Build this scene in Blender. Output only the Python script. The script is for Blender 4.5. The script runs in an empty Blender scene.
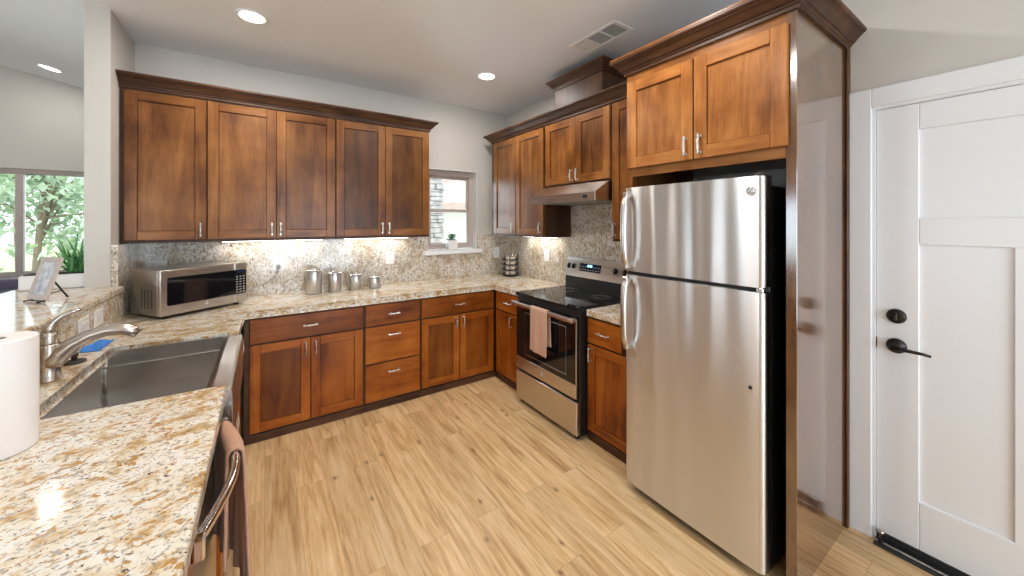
import bpy, bmesh, math, random
from mathutils import Vector, Matrix
random.seed(7)
S = bpy.context.scene
C = S.collection
PI = math.pi

# ------------------------------------------------------------------ camera
CAM_H, YAW, FPX = 1.54, math.radians(55.84), 364.4
cd = bpy.data.cameras.new('camera'); cam = bpy.data.objects.new('camera', cd); C.objects.link(cam)
cam.location = (0, 0, CAM_H)
cam.rotation_euler = (PI/2, 0, -(PI/2 - YAW))
cd.sensor_fit = 'HORIZONTAL'; cd.sensor_width = 36.0
cd.lens = FPX/1024*36.0
cd.shift_y = -(288-222.4)/1024
cd.clip_start = 0.03; cd.clip_end = 200
S.camera = cam

# ------------------------------------------------------------------ view, world, lights
vs = S.view_settings
S.display_settings.display_device = 'sRGB'
vs.view_transform = 'Standard'; vs.look = 'None'; vs.gamma = 1; vs.use_curve_mapping = False
vs.exposure = -0.10
w = bpy.data.worlds.new('sky'); S.world = w; w.use_nodes = True
nt = w.node_tree
bg = nt.nodes['Background']
bg.inputs['Color'].default_value = (0.84, 0.92, 1.0, 1); bg.inputs['Strength'].default_value = 4.0

def lamp(name, kind, loc, power, col=(1, 1, 1), rot=(0, 0, 0), size=None, shape=None, size_y=None, spread=None):
    d = bpy.data.lights.new(name, kind); d.energy = power; d.color = col
    if kind == 'AREA':
        d.shape = shape or 'RECTANGLE'; d.size = size
        if size_y: d.size_y = size_y
        if spread: d.spread = spread
    o = bpy.data.objects.new(name, d); C.objects.link(o); o.location = loc; o.rotation_euler = rot
    return o
DAY = (0.72, 0.86, 1.0)
WARM = (1.0, 0.96, 0.91)
sun = lamp('sun', 'SUN', (0, 0, 20), 2.5, (1, 0.96, 0.9), (math.radians(40), 0, math.radians(160)))
sun.data.angle = 0.02
# daylight coming in at the windows of the living side and of the wall behind
lamp('daylight_living', 'AREA', (-5.05, 0.95, 1.45), 30, DAY, (0, -PI/2, 0), 1.6, size_y=1.2)
lamp('daylight_living', 'AREA', (-5.05, 3.15, 1.45), 30, DAY, (0, -PI/2, 0), 1.6, size_y=1.2)
lamp('daylight_rear', 'AREA', (0.9, -3.05, 1.25), 95, DAY, (PI/2, 0, 0), 2.2, size_y=2.0)
lamp('daylight_rear', 'AREA', (-2.9, -3.05, 1.25), 45, DAY, (PI/2, 0, 0), 2.2, size_y=2.0)
lamp('daylight_back', 'AREA', (-2.05, 6.15, 1.52), 14, DAY, (-PI/2, 0, 0), 1.9, size_y=1.1)
lamp('daylight_kitchen', 'AREA', (1.745, 4.05, 1.67), 12, DAY, (-PI/2, 0, 0), 0.55, size_y=0.85)
cy = S.cycles
cy.max_bounces = 10; cy.diffuse_bounces = 5; cy.glossy_bounces = 4; cy.transmission_bounces = 6; cy.transparent_max_bounces = 12
cy.sample_clamp_indirect = 6.0; cy.caustics_reflective = False; cy.caustics_refractive = False
cy.use_denoising = True

# ------------------------------------------------------------------ materials
def newmat(name):
    m = bpy.data.materials.new(name); m.use_nodes = True
    n = m.node_tree.nodes; l = m.node_tree.links
    return m, n, l, n['Principled BSDF']
def N(n, t, **k):
    x = n.new(t)
    for a, b in k.items(): setattr(x, a, b)
    return x
def ramp(n, stops, interp='LINEAR'):
    r = n.new('ShaderNodeValToRGB'); r.color_ramp.interpolation = interp
    e = r.color_ramp.elements
    while len(e) > 1: e.remove(e[-1])
    e[0].position = stops[0][0]; e[0].color = (*stops[0][1], 1)
    for p, c in stops[1:]:
        q = e.new(p); q.color = (*c, 1)
    return r
def plain(name, col, rough=0.5, metal=0.0, spec=0.5, coat=0.0, emit=None, es=0.0, bump=None):
    m, n, l, b = newmat(name)
    b.inputs['Base Color'].default_value = (*col, 1); b.inputs['Roughness'].default_value = rough
    b.inputs['Metallic'].default_value = metal; b.inputs['Specular IOR Level'].default_value = spec
    b.inputs['Coat Weight'].default_value = coat
    if emit: b.inputs['Emission Color'].default_value = (*emit, 1); b.inputs['Emission Strength'].default_value = es
    tc = N(n, 'ShaderNodeTexCoord'); no = N(n, 'ShaderNodeTexNoise')
    no.inputs['Scale'].default_value = bump[0] if bump else 30.0
    l.new(tc.outputs['Object'], no.inputs['Vector'])
    if bump:
        bu = N(n, 'ShaderNodeBump'); bu.inputs['Strength'].default_value = bump[1]; bu.inputs['Distance'].default_value = bump[2]
        no.inputs['Detail'].default_value = 4
        l.new(no.outputs['Fac'], bu.inputs['Height']); l.new(bu.outputs['Normal'], b.inputs['Normal'])
    mr = N(n, 'ShaderNodeMapRange'); mr.inputs['To Min'].default_value = max(0, rough-0.03); mr.inputs['To Max'].default_value = min(1, rough+0.03)
    l.new(no.outputs['Fac'], mr.inputs['Value']); l.new(mr.outputs['Result'], b.inputs['Roughness'])
    return m

def wood(name, axis, dark, mid, light, rough=0.30, var=0.10, chan=None, coat=0.0):
    m, n, l, b = newmat(name)
    tc = N(n, 'ShaderNodeTexCoord'); oi = N(n, 'ShaderNodeObjectInfo')
    add = N(n, 'ShaderNodeVectorMath', operation='ADD')
    mul = N(n, 'ShaderNodeVectorMath', operation='SCALE'); mul.inputs['Scale'].default_value = 17.0
    cmb = N(n, 'ShaderNodeCombineXYZ')
    for k in range(3): l.new(oi.outputs['Random'], cmb.inputs[k])
    l.new(cmb.outputs[0], mul.inputs[0]); l.new(tc.outputs['Object'], add.inputs[0]); l.new(mul.outputs[0], add.inputs[1])
    mp = N(n, 'ShaderNodeMapping'); sc = [1.0, 1.0, 1.0]; sc['xyz'.index(axis)] = 0.10
    mp.inputs['Scale'].default_value = sc; l.new(add.outputs[0], mp.inputs['Vector'])
    n1 = N(n, 'ShaderNodeTexNoise'); n1.inputs['Scale'].default_value = 9; n1.inputs['Detail'].default_value = 3; n1.inputs['Distortion'].default_value = 1.2
    n2 = N(n, 'ShaderNodeTexNoise'); n2.inputs['Scale'].default_value = 90; n2.inputs['Detail'].default_value = 6; n2.inputs['Roughness'].default_value = 0.7
    n3 = N(n, 'ShaderNodeTexNoise'); n3.inputs['Scale'].default_value = 4; n3.inputs['Detail'].default_value = 4
    l.new(mp.outputs[0], n1.inputs['Vector']); l.new(mp.outputs[0], n2.inputs['Vector']); l.new(add.outputs[0], n3.inputs['Vector'])
    a1 = N(n, 'ShaderNodeMath', operation='MULTIPLY'); a1.inputs[1].default_value = 0.45; l.new(n1.outputs['Fac'], a1.inputs[0])
    a2 = N(n, 'ShaderNodeMath', operation='MULTIPLY_ADD'); a2.inputs[1].default_value = 0.25; l.new(n2.outputs['Fac'], a2.inputs[0]); l.new(a1.outputs[0], a2.inputs[2])
    a3 = N(n, 'ShaderNodeMath', operation='MULTIPLY_ADD'); a3.inputs[1].default_value = 0.45; l.new(n3.outputs['Fac'], a3.inputs[0]); l.new(a2.outputs[0], a3.inputs[2])
    r = ramp(n, [(0.40, dark), (0.56, mid), (0.74, light)]); l.new(a3.outputs[0], r.inputs['Fac'])
    hs = N(n, 'ShaderNodeHueSaturation')
    mr = N(n, 'ShaderNodeMapRange'); mr.inputs['To Min'].default_value = 1-var/2; mr.inputs['To Max'].default_value = 1+var/2
    l.new(oi.outputs['Random'], mr.inputs['Value']); l.new(mr.outputs['Result'], hs.inputs['Value']); l.new(r.outputs['Color'], hs.inputs['Color'])
    if chan is not None:      # board tone set per object; refrigerator surround doors carry painted glare
        se = N(n, 'ShaderNodeSeparateColor'); l.new(oi.outputs['Color'], se.inputs[0])
        tm = N(n, 'ShaderNodeVectorMath', operation='SCALE'); l.new(hs.outputs['Color'], tm.inputs[0]); l.new(se.outputs[chan], tm.inputs['Scale'])
        l.new(tm.outputs[0], b.inputs['Base Color'])
    else: l.new(hs.outputs['Color'], b.inputs['Base Color'])
    b.inputs['Roughness'].default_value = rough; b.inputs['Coat Weight'].default_value = coat; b.inputs['Coat Roughness'].default_value = 0.12
    b.inputs['Specular IOR Level'].default_value = 0.5 if coat else 0.3
    if coat: b.inputs['Coat IOR'].default_value = 1.9
    bu = N(n, 'ShaderNodeBump'); bu.inputs['Strength'].default_value = 0.08; bu.inputs['Distance'].default_value = 0.002
    l.new(n2.outputs['Fac'], bu.inputs['Height']); l.new(bu.outputs['Normal'], b.inputs['Normal'])
    return m
WD = ((0.080, 0.022, 0.004), (0.225, 0.080, 0.017), (0.38, 0.160, 0.045))
WB = ((0.11, 0.020, 0.002), (0.31, 0.080, 0.008), (0.46, 0.150, 0.022))   # base cabinets: same wood, redder, tone-mapped light put into the colour
M = {}
for ax in 'xyz': M['wood_'+ax] = wood('stained_wood_'+ax, ax, *WD, chan=1)
M['wood_panel'] = wood('stained_wood_panel', 'z', *WD, chan=0)
for ax in 'xyz': M['base_wood_'+ax] = wood('stained_base_wood_'+ax, ax, *WB, chan=1)
M['base_wood_panel'] = wood('stained_base_wood_panel', 'z', *WB, chan=0)
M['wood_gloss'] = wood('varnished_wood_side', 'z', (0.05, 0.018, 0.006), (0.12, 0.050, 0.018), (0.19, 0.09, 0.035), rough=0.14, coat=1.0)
DK = ((0.028, 0.011, 0.005), (0.062, 0.025, 0.011), (0.12, 0.052, 0.022))
for ax in 'xyz': M['dark_'+ax] = wood('dark_stained_wood_'+ax, ax, *DK, rough=0.42, var=0.15)
M['gap'] = plain('dark_recess', (0.012, 0.006, 0.004), 0.7)

GROT = -73
def granite(name, grey=0.0, fine=1.0):
    m, n, l, b = newmat(name)
    tc = N(n, 'ShaderNodeTexCoord')
    mp = N(n, 'ShaderNodeMapping'); mp.inputs['Rotation'].default_value = (0, 0, math.radians(GROT)); mp.inputs['Scale'].default_value = (0.72, 1.0, 1.0) if not grey else (1, 1, 0.8)
    l.new(tc.outputs['Object'], mp.inputs['Vector'])
    def noise(s, d=4, r=0.6, dist=0.0):
        x = N(n, 'ShaderNodeTexNoise'); x.inputs['Scale'].default_value = s*(fine if s > 20 else 1); x.inputs['Detail'].default_value = d
        x.inputs['Roughness'].default_value = r; x.inputs['Distortion'].default_value = dist
        l.new(mp.outputs[0], x.inputs['Vector']); return x
    def mix(fac, a, c):
        x = N(n, 'ShaderNodeMix', data_type='RGBA')
        l.new(fac, x.inputs['Factor'])
        if isinstance(a, tuple): x.inputs['A'].default_value = (*a, 1)
        else: l.new(a, x.inputs['A'])
        if isinstance(c, tuple): x.inputs['B'].default_value = (*c, 1)
        else: l.new(c, x.inputs['B'])
        return x.outputs['Result']
    big = noise(15 if not grey else 9, 6, 0.68, 0.4)
    r1 = ramp(n, [(0.35, (0.44, 0.27, 0.11)), (0.43, (0.62, 0.46, 0.27)), (0.50, (0.76, 0.69, 0.57)), (0.64, (0.80, 0.78, 0.74))] if not grey else [(0.33, (0.36, 0.26, 0.15)), (0.42, (0.54, 0.44, 0.31)), (0.50, (0.66, 0.59, 0.49)), (0.66, (0.72, 0.68, 0.62))]); l.new(big.outputs['Fac'], r1.inputs['Fac'])
    c0 = r1.outputs['Color']
    med = noise(60, 3, 0.55, 0.4)
    r2 = ramp(n, [(0.555, (0, 0, 0)), (0.63, (1, 1, 1))]); l.new(med.outputs['Fac'], r2.inputs['Fac'])
    c1 = mix(r2.outputs['Color'], c0, (0.47, 0.26, 0.085) if not grey else (0.36, 0.26, 0.17))
    gr = noise(95, 2, 0.5, 0.3)
    mo = N(n, 'ShaderNodeMapping'); mo.inputs['Location'].default_value = (3.1, 7.7, 1.9); l.new(mp.outputs[0], mo.inputs['Vector']); l.new(mo.outputs[0], gr.inputs['Vector'])
    r3 = ramp(n, [(0.58-grey, (0, 0, 0)), (0.65-grey, (1, 1, 1))]); l.new(gr.outputs['Fac'], r3.inputs['Fac'])
    c2 = mix(r3.outputs['Color'], c1, (0.40, 0.37, 0.33))
    dk = noise(120, 3, 0.6, 0.8)
    mo2 = N(n, 'ShaderNodeMapping'); mo2.inputs['Location'].default_value = (-5.3, 2.2, 8.8); l.new(mp.outputs[0], mo2.inputs['Vector']); l.new(mo2.outputs[0], dk.inputs['Vector'])
    r4 = ramp(n, [(0.60-grey*0.4, (0, 0, 0)), (0.66-grey*0.4, (1, 1, 1))]); l.new(dk.outputs['Fac'], r4.inputs['Fac'])
    c3 = mix(r4.outputs['Color'], c2, (0.08, 0.045, 0.025))
    l.new(c3, b.inputs['Base Color'])
    b.inputs['Roughness'].default_value = 0.10; b.inputs['Specular IOR Level'].default_value = 0.5
    return m
M['granite'] = granite('golden_granite')
M['splash'] = granite('speckled_granite_slab', 0.04, 0.72)  # same stone; greyer light put into the colour, more grey specks

def steel(name, col=(0.62, 0.60, 0.57), rough=0.26, aniso=0.7, wavy=0.0, brush='z', tangent='Z', arot=0.25):
    m, n, l, b = newmat(name)
    b.inputs['Base Color'].default_value = (*col, 1); b.inputs['Metallic'].default_value = 1.0; b.inputs['Roughness'].default_value = rough
    b.inputs['Anisotropic'].default_value = aniso; b.inputs['Anisotropic Rotation'].default_value = arot
    tg = N(n, 'ShaderNodeTangent', direction_type='RADIAL', axis=tangent); l.new(tg.outputs[0], b.inputs['Tangent'])
    tc = N(n, 'ShaderNodeTexCoord')
    mp = N(n, 'ShaderNodeMapping'); sc = {'z': (4, 4, 300), 'x': (300, 4, 4), 'y': (4, 300, 4)}[brush]
    mp.inputs['Scale'].default_value = sc; l.new(tc.outputs['Object'], mp.inputs['Vector'])
    no = N(n, 'ShaderNodeTexNoise'); no.inputs['Scale'].default_value = 1.0; no.inputs['Detail'].default_value = 2; l.new(mp.outputs[0], no.inputs['Vector'])
    mr = N(n, 'ShaderNodeMapRange'); q = 0.02 if wavy else 0.06; mr.inputs['To Min'].default_value = rough*(1-q); mr.inputs['To Max'].default_value = rough*(1+q)
    l.new(no.outputs['Fac'], mr.inputs['Value']); l.new(mr.outputs['Result'], b.inputs['Roughness'])
    if wavy:
        m2 = N(n, 'ShaderNodeMapping'); m2.inputs['Scale'].default_value = (0.0, 9.0, 0.7); l.new(tc.outputs['Object'], m2.inputs['Vector'])
        nw = N(n, 'ShaderNodeTexNoise'); nw.inputs['Scale'].default_value = 1.0; nw.inputs['Detail'].default_value = 0.0; l.new(m2.outputs[0], nw.inputs['Vector'])
        bu = N(n, 'ShaderNodeBump'); bu.inputs['Strength'].default_value = 1.0; bu.inputs['Distance'].default_value = wavy
        l.new(nw.outputs['Fac'], bu.inputs['Height']); l.new(bu.outputs['Normal'], b.inputs['Normal'])
    return m
M['fridge_steel'] = steel('brushed_fridge_steel', (0.77, 0.77, 0.77), 0.34, 0.95, wavy=0.012)
M['steel'] = steel('brushed_steel', (0.64, 0.60, 0.56), 0.28, 0.5)
M['sink_steel'] = steel('sink_steel', (0.50, 0.47, 0.44), 0.25, 0.4)
M['can_steel'] = plain('polished_canister_steel', (0.62, 0.61, 0.60), 0.30, 1.0)
M['nickel'] = plain('satin_nickel', (0.62, 0.59, 0.55), 0.28, 1.0)
M['faucet'] = plain('brushed_nickel', (0.60, 0.54, 0.48), 0.25, 1.0)
M['badge'] = plain('pale_badge_metal', (0.80, 0.81, 0.83), 0.3, 0.4)
M['chrome'] = plain('polished_chrome', (0.78, 0.78, 0.80), 0.08, 1.0)
M['black_glass'] = plain('black_glass', (0.006, 0.006, 0.007), 0.04, spec=0.6)
M['black'] = plain('black_enamel', (0.010, 0.010, 0.011), 0.35)
M['matt_black'] = plain('matt_black', (0.015, 0.015, 0.016), 0.6)
M['bronze'] = plain('oil_rubbed_bronze', (0.035, 0.027, 0.025), 0.3, 0.8)
M['wall'] = plain('warm_white_wall_paint', (0.575, 0.54, 0.495), 0.6, bump=(160, 0.12, 0.003))
M['ceil'] = plain('ceiling_paint', (0.84, 0.86, 0.885), 0.55, bump=(120, 0.12, 0.003))
M['white'] = plain('white_door_paint', (0.79, 0.795, 0.81), 0.35)
M['plastic'] = plain('white_plastic', (0.82, 0.81, 0.79), 0.35)
M['grey'] = plain('grey_plastic', (0.30, 0.29, 0.28), 0.5)
M['taupe'] = plain('taupe_vinyl', (0.48, 0.40, 0.35), 0.45)
M['paper'] = plain('paper_towel', (0.80, 0.765, 0.745), 0.9, bump=(140, 0.3, 0.002))
M['card'] = plain('grey_cardboard', (0.25, 0.2, 0.17), 0.9)
M['terry'] = plain('tan_terry_cloth', (0.62, 0.35, 0.23), 0.95, bump=(260, 1.0, 0.006))
M['pink_terry'] = plain('pale_brown_terry_cloth', (0.60, 0.36, 0.26), 0.95, bump=(420, 0.8, 0.004))
M['blue'] = plain('blue_cloth', (0.05, 0.22, 0.62), 0.9, bump=(300, 0.6, 0.003))
M['rubber'] = plain('dark_rubber', (0.03, 0.026, 0.024), 0.5)
M['lens'] = plain('lit_lamp_lens', (1, 1, 1), 0.5, emit=(1.0, 0.93, 0.82), es=14.0)
M['strip'] = plain('lit_strip_lens', (1, 1, 1), 0.5, emit=(1.0, 0.95, 0.88), es=10.0)
M['pot'] = plain('white_ceramic', (0.80, 0.77, 0.75), 0.35)
M['soil'] = plain('potting_soil', (0.04, 0.025, 0.015), 0.95)
M['leaf'] = plain('green_leaf', (0.05, 0.20, 0.05), 0.45)
M['blade'] = plain('grass_blade_leaf', (0.10, 0.30, 0.10), 0.45)
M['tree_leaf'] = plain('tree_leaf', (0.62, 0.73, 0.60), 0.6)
M['bark'] = plain('bark', (0.30, 0.23, 0.19), 0.9, bump=(40, 0.6, 0.02))
M['photo'] = plain('photo_mat', (0.62, 0.64, 0.68), 0.6)
M['frame'] = plain('taupe_frame_wood', (0.52, 0.44, 0.39), 0.5)
M['uph'] = plain('blue_grey_upholstery', (0.10, 0.085, 0.13), 0.85, bump=(200, 0.4, 0.003))
M['display'] = plain('blue_display', (0.01, 0.02, 0.05), 0.15)
M['digit'] = plain('lit_digits', (0.1, 0.6, 0.8), 0.4, emit=(0.5, 0.95, 1.0), es=3.0)
M['cord'] = plain('grey_cord', (0.33, 0.32, 0.31), 0.5)
M['spice'] = plain('spice_label', (0.72, 0.62, 0.50), 0.5)
M['jar'] = plain('spice_jar_glass', (0.50, 0.42, 0.33), 0.2)

def glass():
    m = bpy.data.materials.new('window_glass'); m.use_nodes = True
    n = m.node_tree.nodes; l = m.node_tree.links; n.clear()
    o = n.new('ShaderNodeOutputMaterial'); mx = n.new('ShaderNodeMixShader'); t = n.new('ShaderNodeBsdfTransparent'); g = n.new('ShaderNodeBsdfGlossy')
    t.inputs['Color'].default_value = (0.97, 0.985, 0.98, 1); g.inputs['Roughness'].default_value = 0.02
    f = n.new('ShaderNodeFresnel'); f.inputs['IOR'].default_value = 1.45
    l.new(f.outputs[0], mx.inputs[0]); l.new(t.outputs[0], mx.inputs[1]); l.new(g.outputs[0], mx.inputs[2]); l.new(mx.outputs[0], o.inputs['Surface'])
    return m
M['glass'] = glass()

def floor_mat():
    m, n, l, b = newmat('oak_plank_floor')
    tc = N(n, 'ShaderNodeTexCoord')
    sw = N(n, 'ShaderNodeMapping'); sw.inputs['Rotation'].default_value = (0, 0, PI/2); l.new(tc.outputs['Object'], sw.inputs['Vector'])
    br = N(n, 'ShaderNodeTexBrick'); br.offset = 0.37; br.inputs['Scale'].default_value = 1.0
    br.inputs['Brick Width'].default_value = 1.22; br.inputs['Row Height'].default_value = 0.152; br.inputs['Mortar Size'].default_value = 0.0008
    br.inputs['Mortar Smooth'].default_value = 0.0; br.inputs['Bias'].default_value = 0.0
    br.inputs['Color1'].default_value = (0, 0, 0, 1); br.inputs['Color2'].default_value = (1, 1, 1, 1); br.inputs['Mortar'].default_value = (0.5, 0.5, 0.5, 1)
    l.new(sw.outputs[0], br.inputs['Vector'])
    # per-plank offset
    sc = N(n, 'ShaderNodeVectorMath', operation='SCALE'); sc.inputs['Scale'].default_value = 9.0; l.new(br.outputs['Color'], sc.inputs[0])
    ad = N(n, 'ShaderNodeVectorMath', operation='ADD'); l.new(tc.outputs['Object'], ad.inputs[0]); l.new(sc.outputs[0], ad.inputs[1])
    mp = N(n, 'ShaderNodeMapping'); mp.inputs['Scale'].default_value = (1, 0.07, 1); l.new(ad.outputs[0], mp.inputs['Vector'])
    n1 = N(n, 'ShaderNodeTexNoise'); n1.inputs['Scale'].default_value = 22; n1.inputs['Detail'].default_value = 5; n1.inputs['Distortion'].default_value = 1.0; l.new(mp.outputs[0], n1.inputs['Vector'])
    n2 = N(n, 'ShaderNodeTexNoise'); n2.inputs['Scale'].default_value = 75; n2.inputs['Detail'].default_value = 7; n2.inputs['Roughness'].default_value = 0.7; l.new(mp.outputs[0], n2.inputs['Vector'])
    a = N(n, 'ShaderNodeMath', operation='MULTIPLY'); a.inputs[1].default_value = 0.55; l.new(n1.outputs['Fac'], a.inputs[0])
    a2 = N(n, 'ShaderNodeMath', operation='MULTIPLY_ADD'); a2.inputs[1].default_value = 0.45; l.new(n2.outputs['Fac'], a2.inputs[0]); l.new(a.outputs[0], a2.inputs[2])
    r = ramp(n, [(0.32, (0.36, 0.19, 0.075)), (0.43, (0.57, 0.345, 0.155)), (0.52, (0.71, 0.475, 0.24)), (0.64, (0.80, 0.59, 0.35))]); l.new(a2.outputs[0], r.inputs['Fac'])
    # knots
    mk = N(n, 'ShaderNodeMapping'); mk.inputs['Scale'].default_value = (1, 0.55, 1); l.new(ad.outputs[0], mk.inputs['Vector'])
    vo = N(n, 'ShaderNodeTexVoronoi', feature='F1', distance='EUCLIDEAN', voronoi_dimensions='2D'); vo.inputs['Scale'].default_value = 6.5; vo.inputs['Randomness'].default_value = 1.0
    l.new(mk.outputs[0], vo.inputs['Vector'])
    wn = N(n, 'ShaderNodeMath', operation='MULTIPLY_ADD'); wn.inputs[1].default_value = 0.16; l.new(n2.outputs['Fac'], wn.inputs[0]); l.new(vo.outputs['Distance'], wn.inputs[2])
    rk = ramp(n, [(0.10, (1, 1, 1)), (0.13, (0.5, 0.5, 0.5)), (0.20, (0, 0, 0))]); l.new(wn.outputs[0], rk.inputs['Fac'])
    sep = N(n, 'ShaderNodeSeparateColor'); l.new(vo.outputs['Color'], sep.inputs['Color'])
    gt = N(n, 'ShaderNodeMath', operation='GREATER_THAN'); gt.inputs[1].default_value = 0.80; l.new(sep.outputs[0], gt.inputs[0])
    mk2 = N(n, 'ShaderNodeMath', operation='MULTIPLY'); l.new(rk.outputs['Color'], mk2.inputs[0]); l.new(gt.outputs[0], mk2.inputs[1])
    mx = N(n, 'ShaderNodeMix', data_type='RGBA'); l.new(mk2.outputs[0], mx.inputs['Factor']); l.new(r.outputs['Color'], mx.inputs['A']); mx.inputs['B'].default_value = (0.27, 0.15, 0.075, 1)
    hs = N(n, 'ShaderNodeHueSaturation'); mr = N(n, 'ShaderNodeMapRange'); mr.inputs['To Min'].default_value = 0.9; mr.inputs['To Max'].default_value = 1.08
    l.new(br.outputs['Color'], mr.inputs['Value']); l.new(mr.outputs['Result'], hs.inputs['Value']); l.new(mx.outputs['Result'], hs.inputs['Color'])
    ml = N(n, 'ShaderNodeMix', data_type='RGBA'); ml.inputs['B'].default_value = (0.36, 0.22, 0.11, 1); l.new(br.outputs['Fac'], ml.inputs['Factor']); l.new(hs.outputs['Color'], ml.inputs['A'])
    l.new(ml.outputs['Result'], b.inputs['Base Color'])
    b.inputs['Roughness'].default_value = 0.36
    bu = N(n, 'ShaderNodeBump'); bu.inputs['Strength'].default_value = 0.12; bu.inputs['Distance'].default_value = 0.002
    l.new(a2.outputs[0], bu.inputs['Height']); l.new(bu.outputs['Normal'], b.inputs['Normal'])
    return m
M['floor'] = floor_mat()

def two_tone(name, c1, c2, scale, rough=0.9, bump=0.4):
    m, n, l, b = newmat(name)
    tc = N(n, 'ShaderNodeTexCoord'); no = N(n, 'ShaderNodeTexNoise'); no.inputs['Scale'].default_value = scale; no.inputs['Detail'].default_value = 6
    l.new(tc.outputs['Object'], no.inputs['Vector']); r = ramp(n, [(0.35, c1), (0.65, c2)]); l.new(no.outputs['Fac'], r.inputs['Fac'])
    l.new(r.outputs['Color'], b.inputs['Base Color']); b.inputs['Roughness'].default_value = rough
    bu = N(n, 'ShaderNodeBump'); bu.inputs['Strength'].default_value = bump; l.new(no.outputs['Fac'], bu.inputs['Height']); l.new(bu.outputs['Normal'], b.inputs['Normal'])
    return m
M['lawn'] = two_tone('mown_lawn', (0.22, 0.30, 0.12), (0.42, 0.46, 0.26), 3)
M['stone'] = two_tone('ledge_stone', (0.26, 0.25, 0.24), (0.46, 0.44, 0.42), 9)
M['stucco'] = two_tone('pale_stucco', (0.72, 0.70, 0.68), (0.78, 0.76, 0.74), 20, bump=0.1)
M['shingle'] = two_tone('brown_shingle', (0.42, 0.30, 0.27), (0.55, 0.42, 0.38), 12)
M['photo_print'] = two_tone('faded_photo_print', (0.34, 0.36, 0.40), (0.72, 0.72, 0.74), 26, 0.4, 0.0)

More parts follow.
